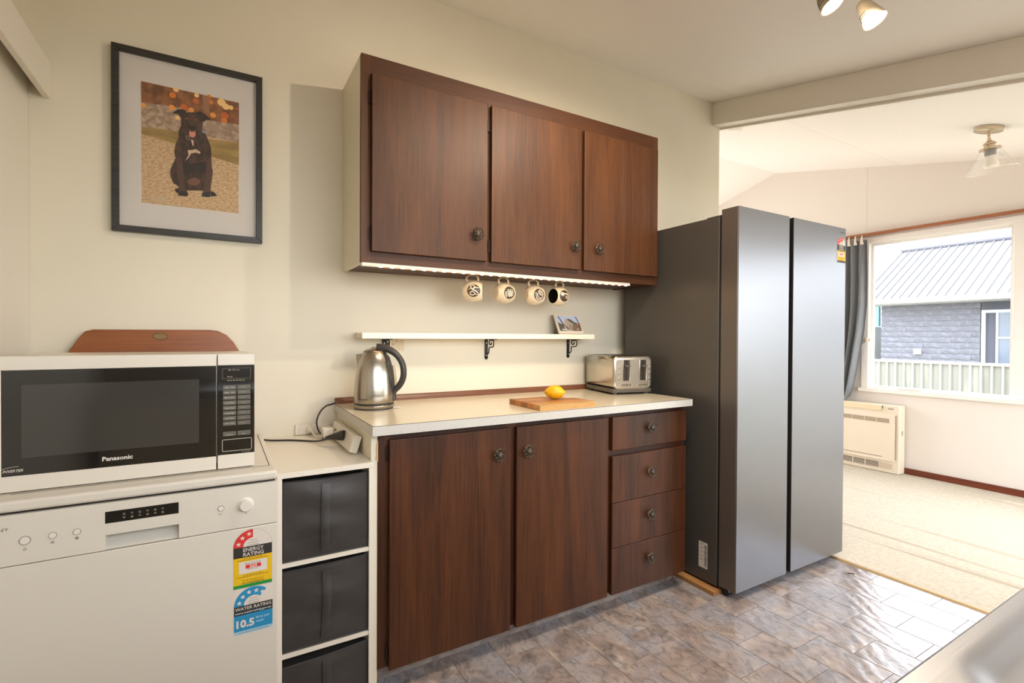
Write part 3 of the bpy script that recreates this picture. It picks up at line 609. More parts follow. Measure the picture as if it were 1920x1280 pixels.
# ---- storage unit and its fabric boxes
M_unit = mat('white_board', (226, 218, 202), 0.35)
SU = thing('cube_shelf', 'narrow white open shelf unit between dishwasher and base cabinet', 'shelf unit', (0.30, -0.30, 0))
ux0, ux1, uy0, uy1 = 0.148, 0.4305, -0.596, -0.003
P('side_board', box(ux0, ux0+0.013, uy0, uy1, 0, 0.766), M_unit, SU); P('side_board', box(ux1-0.013, ux1, uy0, uy1, 0, 0.766), M_unit, SU)
P('top_board', box(ux0-0.001, 0.4315, uy0-0.001, uy1, 0.766, 0.782), M_unit, SU, bevel=0.001, seg=1)
for z in (0.497, 0.224, 0.004): P('shelf_board', box(ux0+0.013, ux1-0.013, uy0+0.002, uy1, z, z+0.013), M_unit, SU)
P('back_board', box(ux0+0.013, ux1-0.013, uy1-0.006, uy1, 0.017, 0.766), M_unit, SU)
M_fab = mat('charcoal_fabric', (56, 53, 50), 0.38, var=((64, 60, 57), (9, 9, 26), 0.42, 0.62, 3, 0.6), bump=((900, 900, 900), 0.25, 0.001))
M_fabd = mat('charcoal_piping', (46, 44, 42), 0.6)
def fbox(zb, h, lab, seed, tilt):
    T = thing('fabric_box', lab, 'storage box', (0.289, -0.42, zb), 0, 'charcoal fabric boxes in the white shelf unit')
    rr = random.Random(seed); a, b = ux0+0.0165, ux1-0.0165
    ph = [rr.uniform(0, 6) for _ in range(6)]
    def front(u, v):
        e = math.sin(math.pi*u)*math.sin(math.pi*v)
        bulge = e*(0.008+0.007*math.sin(5*u+ph[0])*math.sin(4*v+ph[1])+0.0035*math.sin(13*v+3*u+ph[2]))
        dz = tilt*(u-0.5)*v
        return (a+(b-a)*u, uy0+0.008-bulge, zb+h*v-(0.004*math.sin(math.pi*u) if v > 0.99 else 0)+dz)
    P('front_panel', MB().grid(21, 21, front), M_fab, T)
    P('box_body', MB().hexa([(a, uy0+0.009, zb), (b, uy0+0.009, zb), (b, -0.2, zb), (a, -0.2, zb), (a, uy0+0.009, zb+h-0.012), (b, uy0+0.009, zb+h-0.012), (b, -0.2, zb+h-0.012), (a, -0.2, zb+h-0.012)]), M_fab, T)
    xs = (a+b)/2-0.004
    P('strap', MB().grid(4, 14, lambda u, v: (xs-0.013+0.026*u+0.003*math.sin(3*v+ph[3]), front(0.5, 0.06+0.86*v)[1]-0.0050-0.004*math.sin(math.pi*v)*math.sin(math.pi*u), zb+h*(0.06+0.86*v))), M_fab, T)
    bd = [front(0.0, 0.0), front(0.25, 0.0), front(0.5, 0), front(0.75, 0), front(1, 0), front(1, 0.25), front(1, 0.5), front(1, 0.75), front(1, 1), front(0.75, 1), front(0.5, 1), front(0.25, 1), front(0, 1), front(0, 0.75), front(0, 0.5), front(0, 0.25)]
    P('piping', MB().tube(bd, 0.0022, 5, closed=True), M_fabd, T)
fbox(0.512, 0.241, 'topmost charcoal fabric storage box in the white shelf unit', 3, 0.0)
fbox(0.239, 0.246, 'middle charcoal fabric storage box in the white shelf unit', 5, 0.004)
fbox(0.018, 0.182, 'lowest charcoal fabric storage box, sitting low and cut by the frame', 9, 0.012)
# ================================================================ DISHWASHER
M_appl = mat('appliance_white', (216, 208, 194), 0.3, bump=((400, 400, 400), 0.03, 0.001))
M_appl2 = mat('appliance_button', (224, 218, 206), 0.3)
M_blk = mat('gloss_black', (24, 22, 20), 0.08, coat=0.3)
M_gap = mat('seam_dark', (30, 26, 22), 0.8)
DW = thing('dishwasher', 'white dishwasher with rating stickers under the microwave', 'dishwasher', (-0.157, -0.33, 0))
dx0, dx1, dy = -0.457, 0.143, -0.66
P('body', box(dx0+0.002, dx1-0.002, dy+0.045, -0.045, 0.02, 0.785), M_appl, DW)
P('top_panel', box(dx0, dx1, dy-0.002, -0.045, 0.7845, 0.812), M_appl, DW, bevel=0.009, seg=3)
P('top_seam', MB().box(dx0+0.03, dx1-0.018, -0.60, -0.598, 0.8118, 0.8124).box(dx1-0.018, dx1-0.016, -0.60, -0.08, 0.8118, 0.8124), M_gap, DW)
P('front_gap', box(dx0+0.006, dx1-0.006, dy+0.012, dy+0.046, 0.775, 0.786), M_gap, DW)
# control panel with a recessed pull
cp = MB()
cp.box(dx0, -0.2405, dy, dy+0.045, 0.6635, 0.7795).box(-0.0905, dx1, dy, dy+0.045, 0.6635, 0.7795).box(-0.2405, -0.0905, dy, dy+0.045, 0.7, 0.7795)
CPN = P('control_panel', cp, M_appl, DW)
pr = MB().hexa([(-0.2405, dy+0.003, 0.6635), (-0.0905, dy+0.003, 0.6635), (-0.0905, dy+0.045, 0.6635), (-0.2405, dy+0.045, 0.6635), (-0.2405, dy+0.040, 0.70), (-0.0905, dy+0.040, 0.70), (-0.0905, dy+0.045, 0.70), (-0.2405, dy+0.045, 0.70)])
P('door_pull', pr, mat('pull_grey', (200, 196, 186), 0.35), DW)
P('door_panel', box(dx0, dx1, dy, dy+0.045, 0.10, 0.6610), M_appl, DW, bevel=0.003)
P('kick_panel', box(dx0+0.004, dx1-0.004, dy+0.05, dy+0.07, 0.0, 0.10), M_appl, DW)
dp = P('display', box(-0.241, -0.091, dy-0.0008, dy+0.002, 0.729, 0.7575), M_blk, CPN)
pp = Print(on_y(dy-0.0008)); ic = (176, 172, 160)
for i in range(6):
    u = -0.204+0.0158*i
    for v in (0.7475, 0.7385):
        pp.stroke([(u-.0018, v-.0014), (u+.0018, v-.0014), (u+.0018, v+.0014), (u-.0018, v+.0014), (u-.0018, v-.0014)], 0.0006, ic, 1)
        if (i+int(v*1000)) % 2: pp.stroke([(u-.0024, v-.0022), (u+.0024, v-.0022)], 0.0006, ic, 1)
P('display_icons', pp.mb, pp.mats, CPN)
def ybutton(name, parent, u, v, r, d, m, ringm=None):
    b = MB().lathe([(r, 0), (r, d*0.7), (r*0.9, d), (0, d)], Matrix.Translation((u, dy, v)) @ Matrix.Rotation(math.radians(90), 4, 'X'), 24)
    o = P(name, b, m, parent)
    if ringm: P('bezel', MB().tube([(u+r*1.12*math.cos(2*math.pi*j/24), dy-0.0002, v+r*1.12*math.sin(2*math.pi*j/24)) for j in range(24)], r*0.1, 5, closed=True), ringm, parent)
M_bez = mat('button_bezel', (150, 144, 132), 0.4)
ybutton('button', CPN, -0.386, 0.717, 0.0088, 0.0025, M_appl2, M_bez)
for u, v in ((-0.338, 0.7195), (-0.294, 0.7195), (0.004, 0.7245)): ybutton('button', CPN, u, v, 0.0066, 0.0025, M_appl2, M_bez)
P('dial', MB().lathe([(0.0195, 0), (0.0195, 0.002), (0.0165, 0.003), (0.0155, 0.014), (0.014, 0.016), (0, 0.0165)], Matrix.Translation((0.0635, dy, 0.7255)) @ Matrix.Rotation(math.radians(90), 4, 'X'), 32), M_appl2, CPN)
pq = Print(on_y(dy)); g = (92, 82, 72)
pq.text('NY', -0.431, 0.7445, g, h=0.0075, width=0.0185)
pq.ring(-0.386, 0.697, 0.0022, 0.003, -200, 100, g, 1).stroke([(-0.386, 0.697), (-0.386, 0.7)], 0.0007, g, 1)
pq.ring(-0.338, 0.703, 0.0024, 0.0032, 0, 360, g, 1).stroke([(-0.338, 0.7055), (-0.338, 0.703), (-0.336, 0.703)], 0.0007, g, 1)
pq.ring(-0.294, 0.7045, 0.0014, 0.0032, 0, 360, g, 1)
pq.poly([(-0.001, 0.7075), (0.003, 0.709), (-0.001, 0.7105)], g, 1).text('R', 0.0045, 0.7072, g, h=0.0034)
pq.stroke([(0.061, 0.7015), (0.066, 0.7015)], 0.0008, g, 1).stroke([(0.0635, 0.6995), (0.0635, 0.7035)], 0.0008, g, 1)
P('printed_marks', pq.mb, pq.mats, CPN)
# rating stickers
WHT, RED, BLK, YEL, GRN, BLU, LBL = (218, 208, 196), (212, 46, 40), (46, 42, 38), (226, 182, 12), (28, 138, 56), (36, 136, 182), (160, 196, 212)
def fine(p, uc, v, wd, h, rgb=(96, 78, 40), layer=3):
    """a line of print too small to read: short dashes"""
    x = uc-wd/2; rr = random.Random(int(v*99999))
    while x < uc+wd/2:
        d = rr.uniform(h*2, h*5); p.rect(x, min(x+d, uc+wd/2), v-h*0.5, v+h*0.5, rgb, layer); x += d+h*1.2
def energy(fn, u0, u1, vtop, vband1, vband0, vyel, vgrn, stars, full=True):
    p = Print(fn); W = u1-u0; uc = (u0+u1)/2; R = W/2; ky = (vtop-vband1)/R
    el = lambda r, a: (uc+r*math.cos(math.radians(a)), vband1+r*ky*math.sin(math.radians(a)))
    p.poly([el(R*1.03, a) for a in range(0, 181, 6)]+[(u0-.001, vgrn-.001), (u1+.001, vgrn-.001)], WHT, 0)
    a1 = 180-stars*30
    for i in range(24):
        t0, t1 = 180-(180-a1)*i/24, 180-(180-a1)*(i+1)/24
        p.poly([el(R*0.5, t0), el(R, t0), el(R, t1), el(R*0.5, t1)], RED, 1)
    for i in range(6):
        q = el(R*0.76, 165-30*i)
        if i < stars: p.star(q[0], q[1], R*0.145, WHT, 2)
        else: p.star(q[0], q[1], R*0.14, (206, 190, 174), 1); p.star(q[0], q[1], R*0.115, WHT, 2)
    for i in range(20):
        t0, t1 = 9*i, 9*(i+1)
        p.poly([el(R*0.985, t0), el(R, t0), el(R, t1), el(R*0.985, t1)], (176, 164, 150), 1)
    tx = (70, 60, 52)
    for i, s in enumerate(('The more', 'stars the more', 'energy efficient')): p.text(s, uc, vband1+R*ky*(0.32-0.14*i), tx, h=R*0.07, align='C', layer=2)
    p.rect(u0, u1, vband0, vband1, BLK, 1)
    hb = vband1-vband0
    p.text('ENERGY', u0+W*0.25, vband0+hb*0.54, WHT, h=hb*0.34, width=W*0.53, bold=0.012)
    p.text('RATING', u0+W*0.25, vband0+hb*0.10, WHT, h=hb*0.34, width=W*0.53, bold=0.012)
    p.rect(u0, u1, vyel, vband0, YEL, 1); hy = vband0-vyel
    fine(p, uc, vband0-hy*0.045, W*0.5, hy*0.02); fine(p, uc, vband0-hy*0.10, W*0.8, hy*0.02)
    p.rect(u0+W*0.14, u0+W*0.87, vyel+hy*0.40, vyel+hy*0.84, WHT, 2)
    p.text('Energy Consumption', uc, vyel+hy*0.745, tx, h=hy*0.05, width=W*0.42, align='C', layer=3)
    p.rect(u0+W*0.31, u0+W*0.71, vyel+hy*0.575, vyel+hy*0.71, RED, 3)
    p.text('265', uc+W*0.01, vyel+hy*0.595, WHT, h=hy*0.10, width=W*0.2, bold=0.03, align='C', layer=4)
    p.text('kWh per year', uc, vyel+hy*0.515, tx, h=hy*0.045, width=W*0.26, align='C', layer=3)
    for i, wd in enumerate((0.5, 0.84)): fine(p, uc, vyel+hy*(0.335-0.055*i), W*wd, hy*0.02)
    p.text('For more information, visit us', uc, vyel+hy*0.12, BLK, h=hy*0.045, width=W*0.54, align='C')
    p.text('www.energyrating.gov.au', uc, vyel+hy*0.03, BLK, h=hy*0.05, width=W*0.58, align='C', bold=0.02)
    p.rect(u0, u1, vgrn, vyel, GRN, 1); return p
e1 = energy(on_y(dy), 0.033, 0.1285, 0.655, 0.6085, 0.5795, 0.5050, 0.496, 3)
P('energy_sticker', e1.mb, e1.mats, DW, label='red and yellow energy rating sticker')
p = Print(on_y(dy)); u0, u1 = 0.0345, 0.130; W = u1-u0; uc = (u0+u1)/2; R = W/2; vb = 0.4465; ky = (0.4945-vb)/R
el = lambda r, a: (uc+r*math.cos(math.radians(a)), vb+r*ky*math.sin(math.radians(a)))
p.rect(u0-.001, u1+.001, 0.3675, 0.4955, WHT, 0)
for i in range(24):
    t0, t1 = 180-132*i/24, 180-132*(i+1)/24; p.poly([el(R*0.5, t0), el(R, t0), el(R, t1), el(R*0.5, t1)], BLU, 1)
for i in range(4): q = el(R*0.75, 166-29*i); p.star(q[0], q[1], R*0.145, WHT, 2)
q = el(R*0.75, 52); p.star(q[0], q[1], R*0.145, WHT, 2)
for i, s in enumerate(('The more', 'stars the more', 'water efficient')): p.text(s, uc, vb+R*ky*(0.32-0.14*i), (70, 60, 52), h=R*0.07, align='C', layer=2)
p.rect(u0, u1, 0.4210, vb, BLK, 1)
p.text('WATER RATING', u0+W*.03, 0.4345, WHT, h=0.0085, width=W*.93, bold=0.012); p.text('www.waterrating.gov.au', u0+W*.03, 0.4250, (206, 224, 230), h=0.0055, width=W*.93, bold=0.01)
p.rect(u0, u1, 0.3775, 0.4210, BLU, 1)
p.text('10.5', u0+W*.06, 0.3875, WHT, h=0.0195, width=W*.46, bold=0.04); p.text('litres per', u0+W*.56, 0.4035, (190, 216, 226), h=0.0072, width=W*.36); p.text('wash', u0+W*.56, 0.3925, (190, 216, 226), h=0.0072, width=W*.2)
p.rect(u0, u1, 0.3685, 0.3775, LBL, 1); p.text('In accordance with AS/NZS 6400', u0+W*.11, 0.3712, BLK, h=0.003, width=W*.78)
P('water_sticker', p.mb, p.mats, DW, label='blue water rating sticker')
# ================================================================ MICROWAVE
MW = thing('microwave', 'white microwave oven with dark glass door on the dishwasher', 'microwave', (-0.18, -0.39, 0.812))
M_mw = mat('microwave_white', (222, 214, 200), 0.28)
mx0, mx1, my = -0.452, 0.088, -0.590
P('casing', box(mx0+0.004, mx1-0.003, my+0.035, -0.185, 0.824, 1.136), M_mw, MW, bevel=0.006, seg=2)
for (a, b) in ((mx0+.05, my+.07), (mx1-.05, my+.07), (mx0+.05, -.22), (mx1-.05, -.22)): P('foot', MB().cyl((a, b, 0.812), (a, b, 0.826), 0.014, n=12), M_gap, MW)
DO = P('door_frame', MB().box(mx0, -0.0075, my, my+0.034, 1.106, 1.139).box(mx0, -0.0075, my, my+0.034, 0.815, 0.852).box(mx0, -0.4445, my, my+0.034, 0.852, 1.106), M_mw, MW, bevel=0.0015, seg=1)
M_mwg = mat('microwave_glass', (26, 24, 22), 0.04, spec=0.7, coat=0.5)
GLS = P('door_glass', box(-0.4445, -0.0075, my+0.0015, my+0.02, 0.852, 1.106), M_mwg, DO)
P('viewing_mesh', box(-0.409, -0.048, my+0.0009, my+0.0015, 0.895, 1.070), mat('viewing_mesh', (58, 56, 52), 0.12, spec=0.6, coat=0.5), DO)
P('door_edge', box(-0.0075, -0.006, my+0.001, my+0.03, 0.852, 1.139), mat('chrome_edge', (190, 188, 186), 0.15, 0.9), MW)
CPM = P('control_fascia', box(-0.004, mx1, my, my+0.034, 1.107, 1.139), M_mw, MW, bevel=0.0015, seg=1); P('lower_fascia', box(-0.004, mx1, my, my+0.034, 0.815, 0.854), M_mw, CPM, bevel=0.0015, seg=1)
CG = P('control_glass', box(-0.004, mx1, my+0.001, my+0.034, 0.854, 1.107), M_mwg, CPM)
M_key = mat('key_grey', (96, 90, 78), 0.35); M_keyl = mat('key_dark', (54, 48, 42), 0.3); M_line = mat('panel_line', (186, 180, 164), 0.4)
key_l = mesh_of('key', box(-0.0163, 0.0163, -0.0007, 0.0007, -0.0058, 0.0058), M_key)
prt = Print(on_y(my+0.0003)); kt = (206, 200, 186)
names = ['10min   1min', '10sec   1sec', 'Micro Power', 'Auto Reheat', 'Frozen Reheat', 'Serving/Weight', 'Turbo Defrost', 'Timer  Clock']
for i in range(8):
    z = 1.0445-0.01465*i
    for cx in (0.0255, 0.0615): inst('key', key_l, CPM, (cx, my+0.0009, z))
    prt.text(names[i], 0.0255, z-0.0014, kt, h=0.0030, width=0.0235, align='C', layer=2, bold=0.01)
    prt.stroke([(0.052, z), (0.066, z)], 0.0011, (150, 144, 128), 2)
for cx, s in ((0.0255, 'Stop/Reset'), (0.0615, 'Start')):
    o = inst('key', key_l, CPM, (cx, my+0.0009, 0.9125), scale=(1, 1, 1.1))
    prt.text(s, cx, 0.9085, kt, h=0.003, width=0.019 if len(s) > 6 else 0.011, align='C', layer=2)
prt.text('High   Med   Low', 0.022, 1.0925, kt, h=0.003, width=0.028, layer=1); prt.text('Defrost', 0.020, 1.0730, kt, h=0.003, width=0.013, layer=1)
fine(prt, 0.042, 1.0640, 0.044, 0.0018, (170, 164, 120), 1)
for pts in ([(0.008, 1.098), (0.078, 1.099), (0.078, 1.0695), (0.008, 1.069), (0.008, 1.098)],): prt.stroke(pts, 0.0007, (130, 124, 110), 1)
fine(prt, 0.067, 0.8585, 0.024, 0.0014, (150, 144, 130), 1)
P('printed_keys', prt.mb, prt.mats, CPM)
fr = MB().tube([(u, my-0.0004, v) for u, v in rrect(0.0075, 0.0805, 0.8635, 0.8965, 0.003, 3)], 0.0009, 5, closed=True); P('door_button', fr, M_line, CPM)
pn = Print(on_y(my+0.0012)); pn.text('Panasonic', -0.2575, 0.8690, (216, 208, 196), h=0.0105, width=0.0625, bold=0.03); pn.text('INVERTER', -0.4425, 0.8625, (200, 194, 182), h=0.0062, width=0.0365, bold=0.02, shear=0.35)
pn.stroke([(-0.4445, 0.8705), (-0.436, 0.8735), (-0.425, 0.8752), (-0.414, 0.8755)], 0.0008, (200, 194, 182), 2)
P('lettering', pn.mb, pn.mats, DO)
# ================================================================ WOODEN BOARD behind the microwave
bo = [(-0.44, 0.813), (0.080, 0.813), (0.082, 0.95), (0.084, 1.05), (0.076, 1.115), (0.048, 1.165), (0.024, 1.193), (-0.004, 1.208), (-0.03, 1.2115), (-0.37, 1.2095), (-0.392, 1.203), (-0.41, 1.178), (-0.437, 1.128), (-0.447, 1.05), (-0.445, 0.95)]
TB = thing('serving_board', 'large reddish wooden board with brass badge leaning behind the microwave', 'board', (-0.185, -0.05, 0.812))
W_red = wood('reddish_board', (128, 70, 28), (182, 108, 50), 0, 0.35, 0.3)
lean = lambda u, v, d: (u, -0.045+d+(v-0.813)*0.075, v)
P('board', MB().prism(bo, lean, -0.012, 0.008), W_red, TB, bevel=0.003)
P('badge', MB().prism([(-0.182+0.022*math.cos(2*math.pi*i/24), 1.187+0.011*math.sin(2*math.pi*i/24)) for i in range(24)], lean, -0.0135, -0.011), mat('aged_brass', (126, 100, 66), 0.45, 0.7), TB)
P('badge_rim', MB().tube([lean(-0.182+0.022*math.cos(2*math.pi*i/24), 1.187+0.011*math.sin(2*math.pi*i/24), -0.0135) for i in range(24)], 0.0013, 5, closed=True), mat('aged_brass_rim', (96, 76, 52), 0.45, 0.7), TB)
# ================================================================ FRAMED DOG PICTURE
PF = thing('framed_picture', 'black framed photograph of a sitting dark dog on the wall', 'picture', (-0.088, -0.02, 1.554))
M_frm = mat('black_frame', (38, 36, 32), 0.4, var=((54, 50, 46), (8, 8, 200), 0.4, 0.6, 3, 0))
fx0, fx1, fz0, fz1, fy = -0.321, 0.146, 1.554, 2.201, -0.026; t = 0.021
for pts in ([(fx0, fz0), (fx0+t, fz0+t), (fx0+t, fz1-t), (fx0, fz1)], [(fx1, fz0), (fx1, fz1), (fx1-t, fz1-t), (fx1-t, fz0+t)], [(fx0, fz1), (fx0+t, fz1-t), (fx1-t, fz1-t), (fx1, fz1)], [(fx0, fz0), (fx1, fz0), (fx1-t, fz0+t), (fx0+t, fz0+t)]):
    P('frame_rail', MB().prism(pts, FY, fy, -0.0015), M_frm, PF, bevel=0.001, seg=1)
P('mat_board', box(fx0+t-.003, fx1-t+.003, -0.010, -0.004, fz0+t-.003, fz1-t+.003), mat('mat_board', (206, 200, 194), 0.8), PF)
DOG = [
 ([(-0.239, 2.022), (-0.117, 2.043), (0.066, 2.005), (0.066, 1.936), (-0.11, 1.938), (-0.238, 1.927)], 'rock'),
 ([(-0.238, 1.93), (-0.178, 1.936), (-0.121, 1.936), (-0.04, 1.928), (0.066, 1.936), (0.066, 1.85), (-0.025, 1.865), (-0.138, 1.891), (-0.238, 1.905)], 'grass'),
 ([(-0.239, 2.093), (0.066, 2.088), (0.066, 2.005), (-0.04, 1.999), (-0.117, 2.027), (-0.238, 2.018)], 'dark'),
 ([(-0.054, 2.088), (-0.033, 2.089), (-0.03, 2.022), (-0.05, 2.03)], 'trunk'),
 ([(-0.043, 1.99), (-0.007, 1.989), (0.011, 1.968), (-0.018, 1.962), (-0.04, 1.97)], 'stone'),
 ([(-0.212, 1.686), (-0.202, 1.69), (-0.191, 1.683), (-0.199, 1.674), (-0.21, 1.675)], 'pebble'),
 ([(-0.194, 1.686), (-0.179, 1.696), (-0.164, 1.687), (-0.167, 1.674), (-0.187, 1.676)], 'pebble'),
 ([(-0.12, 1.96), (-0.128, 1.938), (-0.128, 1.914), (-0.138, 1.887), (-0.141, 1.858), (-0.137, 1.838), (-0.145, 1.816), (-0.153, 1.794), (-0.153, 1.77), (-0.145, 1.747), (-0.131, 1.739), (-0.126, 1.733), (-0.128, 1.725), (-0.118, 1.718), (-0.104, 1.726), (-0.054, 1.733), (-0.044, 1.729), (-0.029, 1.748), (-0.022, 1.792), (-0.02, 1.809), (-0.026, 1.833), (-0.025, 1.876), (-0.027, 1.901), (-0.035, 1.924), (-0.043, 1.944), (-0.054, 1.962)], 'fur'),
 ([(-0.149, 1.994), (-0.141, 2.007), (-0.131, 2.016), (-0.117, 2.021), (-0.103, 2.018), (-0.11, 2.006), (-0.118, 1.986), (-0.122, 1.991), (-0.128, 2.0), (-0.138, 2.0)], 'fur2'),
 ([(-0.075, 2.02), (-0.061, 2.027), (-0.047, 2.02), (-0.033, 2.009), (-0.027, 2.0), (-0.04, 2.001), (-0.05, 1.988), (-0.058, 1.999)], 'fur2'),
 ([(-0.11, 2.01), (-0.096, 2.015), (-0.075, 2.018), (-0.061, 2.015), (-0.052, 1.996), (-0.053, 1.979), (-0.056, 1.958), (-0.061, 1.944), (-0.075, 1.924), (-0.095, 1.927), (-0.107, 1.934), (-0.114, 1.945), (-0.12, 1.96), (-0.12, 1.981), (-0.117, 1.998)], 'fur'),
 ([(-0.096, 2.009), (-0.075, 2.011), (-0.072, 1.992), (-0.075, 1.974), (-0.082, 1.968), (-0.091, 1.968), (-0.098, 1.978), (-0.1, 1.994)], 'fur3'),
 ([(-0.117, 1.829), (-0.09, 1.826), (-0.043, 1.843), (-0.043, 1.801), (-0.076, 1.799), (-0.111, 1.785)], 'furd'),
 ([(-0.104, 1.762), (-0.079, 1.777), (-0.06, 1.771), (-0.061, 1.758), (-0.076, 1.747), (-0.097, 1.748)], 'belly'),
 ([(-0.136, 1.838), (-0.117, 1.842), (-0.111, 1.752), (-0.105, 1.732), (-0.098, 1.713), (-0.102, 1.704), (-0.128, 1.703), (-0.13, 1.712), (-0.124, 1.729), (-0.131, 1.773)], 'fur3'),
 ([(-0.04, 1.852), (-0.025, 1.859), (-0.022, 1.792), (-0.027, 1.749), (-0.029, 1.712), (-0.054, 1.71), (-0.056, 1.717), (-0.05, 1.732), (-0.043, 1.788)], 'fur3'),
 ([(-0.14, 1.725), (-0.126, 1.731), (-0.128, 1.714), (-0.136, 1.713)], 'furd'),
 ([(-0.029, 1.736), (-0.015, 1.731), (-0.007, 1.72), (-0.027, 1.715)], 'furd'),
 ([(-0.128, 1.716), (-0.111, 1.722), (-0.098, 1.712), (-0.102, 1.704), (-0.128, 1.703)], 'furd'),
 ([(-0.054, 1.725), (-0.031, 1.731), (-0.029, 1.712), (-0.054, 1.71)], 'furd'),
 ([(-0.1, 1.874), (-0.086, 1.877), (-0.075, 1.883), (-0.06, 1.875), (-0.061, 1.868), (-0.075, 1.87), (-0.089, 1.864), (-0.098, 1.845), (-0.108, 1.833), (-0.097, 1.857)], 'white'),
 ([(-0.09, 1.915), (-0.082, 1.914), (-0.081, 1.894), (-0.085, 1.894)], 'white'),
 ([(-0.096, 1.953), (-0.074, 1.955), (-0.073, 1.948), (-0.084, 1.943), (-0.097, 1.945)], 'muz'),
 ([(-0.096, 1.943), (-0.075, 1.946), (-0.076, 1.931), (-0.084, 1.923), (-0.094, 1.927)], 'tongue'),
 ([(-0.094, 1.964), (-0.075, 1.966), (-0.078, 1.953), (-0.085, 1.949), (-0.091, 1.95)], 'nose'),
 ([(-0.106, 1.991), (-0.102, 1.993), (-0.1, 1.99), (-0.103, 1.986)], 'eye'),
 ([(-0.075, 1.991), (-0.072, 1.994), (-0.069, 1.991), (-0.073, 1.987)], 'eye'),
 ([(-0.056, 1.958), (-0.053, 1.958), (-0.046, 1.949), (-0.05, 1.944), (-0.056, 1.951)], 'tag'),
]
BOKEH = [(-0.146, 2.065, 0.0105), (-0.148, 2.02, 0.0098), (-0.075, 2.062, 0.0098), (-0.072, 2.083, 0.0077), (-0.027, 2.069, 0.0077), (-0.02, 2.022, 0.0098), (0.019, 2.029, 0.0126), (0.008, 2.076, 0.014), (0.022, 2.064, 0.0123), (0.039, 2.064, 0.0084), (-0.11, 2.029, 0.0119), (-0.131, 1.987, 0.0077), (-0.033, 2.089, 0.007), (-0.232, 2.008, 0.007), (0.059, 2.064, 0.0049), (-0.136, 2.088, 0.0087), (0.017, 2.01, 0.0105), (-0.089, 2.025, 0.0087)]
RINGC = (-0.099, 1.92)

DC = {'rock': mat('photo_rock', (146, 120, 98), 0.7, var=((184, 160, 138), (50, 1, 50), 0.4, 0.62, 3, 0.5)), 'grass': mat('photo_grass', (164, 136, 78), 0.7, var=((140, 114, 66), (14, 1, 40), 0.4, 0.6, 3, 0)),
      'dark': mat('photo_woods', (108, 68, 42), 0.7, var=((150, 98, 60), (30, 1, 22), 0.4, 0.62, 3, 0)), 'trunk': (150, 104, 76), 'stone': (160, 136, 116), 'pebble': (190, 166, 134), 'fur': mat('photo_fur', (54, 38, 30), 0.7, var=((84, 60, 48), (60, 1, 30), 0.45, 0.65, 4, 0)),
      'fur2': (42, 30, 24), 'fur3': (80, 54, 42), 'furd': (34, 25, 20), 'belly': (112, 74, 56), 'white': (206, 178, 150), 'muz': (96, 74, 60), 'tongue': (206, 130, 112), 'nose': (22, 18, 16), 'eye': (170, 110, 50), 'tag': (110, 140, 190)}
dg = Print(on_y(-0.0100))
dg.poly([(-0.239, 2.093), (0.065, 2.090), (0.065, 1.663), (-0.238, 1.663)], mat('photo_gravel', (206, 176, 138), 0.7, var=((178, 144, 106), (90, 1, 160), 0.4, 0.6, 4, 0)), 0)
ly = {'rock': 1, 'grass': 2, 'dark': 3, 'trunk': 5, 'stone': 3, 'pebble': 2, 'fur': 7, 'fur2': 8, 'fur3': 9, 'furd': 10, 'belly': 9, 'white': 11, 'muz': 11, 'tongue': 12, 'nose': 13, 'eye': 12, 'tag': 11}
for i, (bx, bz, br) in enumerate(BOKEH): dg.disc(bx, bz, br, [(214, 120, 36), (232, 150, 60), (196, 96, 28), (240, 196, 130)][i % 4 if i not in (7, 8, 9) else 3], 5.2+0.06*i, 14)
for n_, (pts, c_) in enumerate(DOG):
    dg.m(DC[c_]); z_ = 0.0003+0.00026*(ly[c_]+0.02*n_)
    dg.mb.poly([dg.fn(a, min(b, 2.0925), z_) for a, b in pts])
dg.ring(RINGC[0], RINGC[1], 0.0052, 0.007, 0, 360, (150, 130, 110), 17.5, 14)
P('photo_print', dg.mb, dg.mats, PF, label='printed photo of a dark brown dog sitting on gravel')
P('picture_glass', box(fx0+t-.002, fx1-t+.002, -0.0165, -0.0150, fz0+t-.002, fz1-t+.002), glass('picture_glass', refl=0.5, rough=0.05), PF)
# ================================================================ SOCKET, PLUGS, CORDS
M_pl = mat('socket_white', (224, 216, 200), 0.35)
SK = thing('wall_socket', 'white double wall socket low on the wall above shelf unit', 'socket', (0.335, -0.003, 0.783))
P('plate', MB().prism(rrect(0.268, 0.402, 0.7835, 0.826, 0.003), FY, -0.009, -0.0005), M_pl, SK, bevel=0.0015, seg=1)
P('switch', box(0.283, 0.293, -0.0115, -0.009, 0.800, 0.812), M_pl, SK); P('switch', box(0.374, 0.384, -0.0115, -0.009, 0.806, 0.816), M_pl, SK)
P('slot', MB().hexa([(0.362, -0.0094, 0.802), (0.3635, -0.0094, 0.802), (0.3635, -0.009, 0.802), (0.362, -0.009, 0.802), (0.365, -0.0094, 0.809), (0.3665, -0.0094, 0.809), (0.3665, -0.009, 0.809), (0.365, -0.009, 0.809)]), M_gap, SK)
WP = thing('white_plug', 'round white plug in the left half of the wall socket', 'plug', (0.325, -0.02, 0.785))
P('plug_body', MB().lathe([(0.0165, 0), (0.0165, 0.012), (0.0125, 0.02), (0.008, 0.032), (0.005, 0.046), (0, 0.047)], Matrix.Translation((0.325, -0.0095, 0.803)) @ Matrix.Rotation(math.radians(90), 4, 'X'), 18), M_pl, WP)
P('cord', MB().tube(bez([(0.325, -0.055, 0.803), (0.327, -0.075, 0.797), (0.337, -0.10, 0.7865), (0.36, -0.115, 0.786), (0.386, -0.12, 0.786)], 4), 0.003, 6), M_pl, WP)
PS = thing('power_strip', 'white power board leaning against the cream cabinet end', 'power board', (0.405, -0.29, 0.7825))
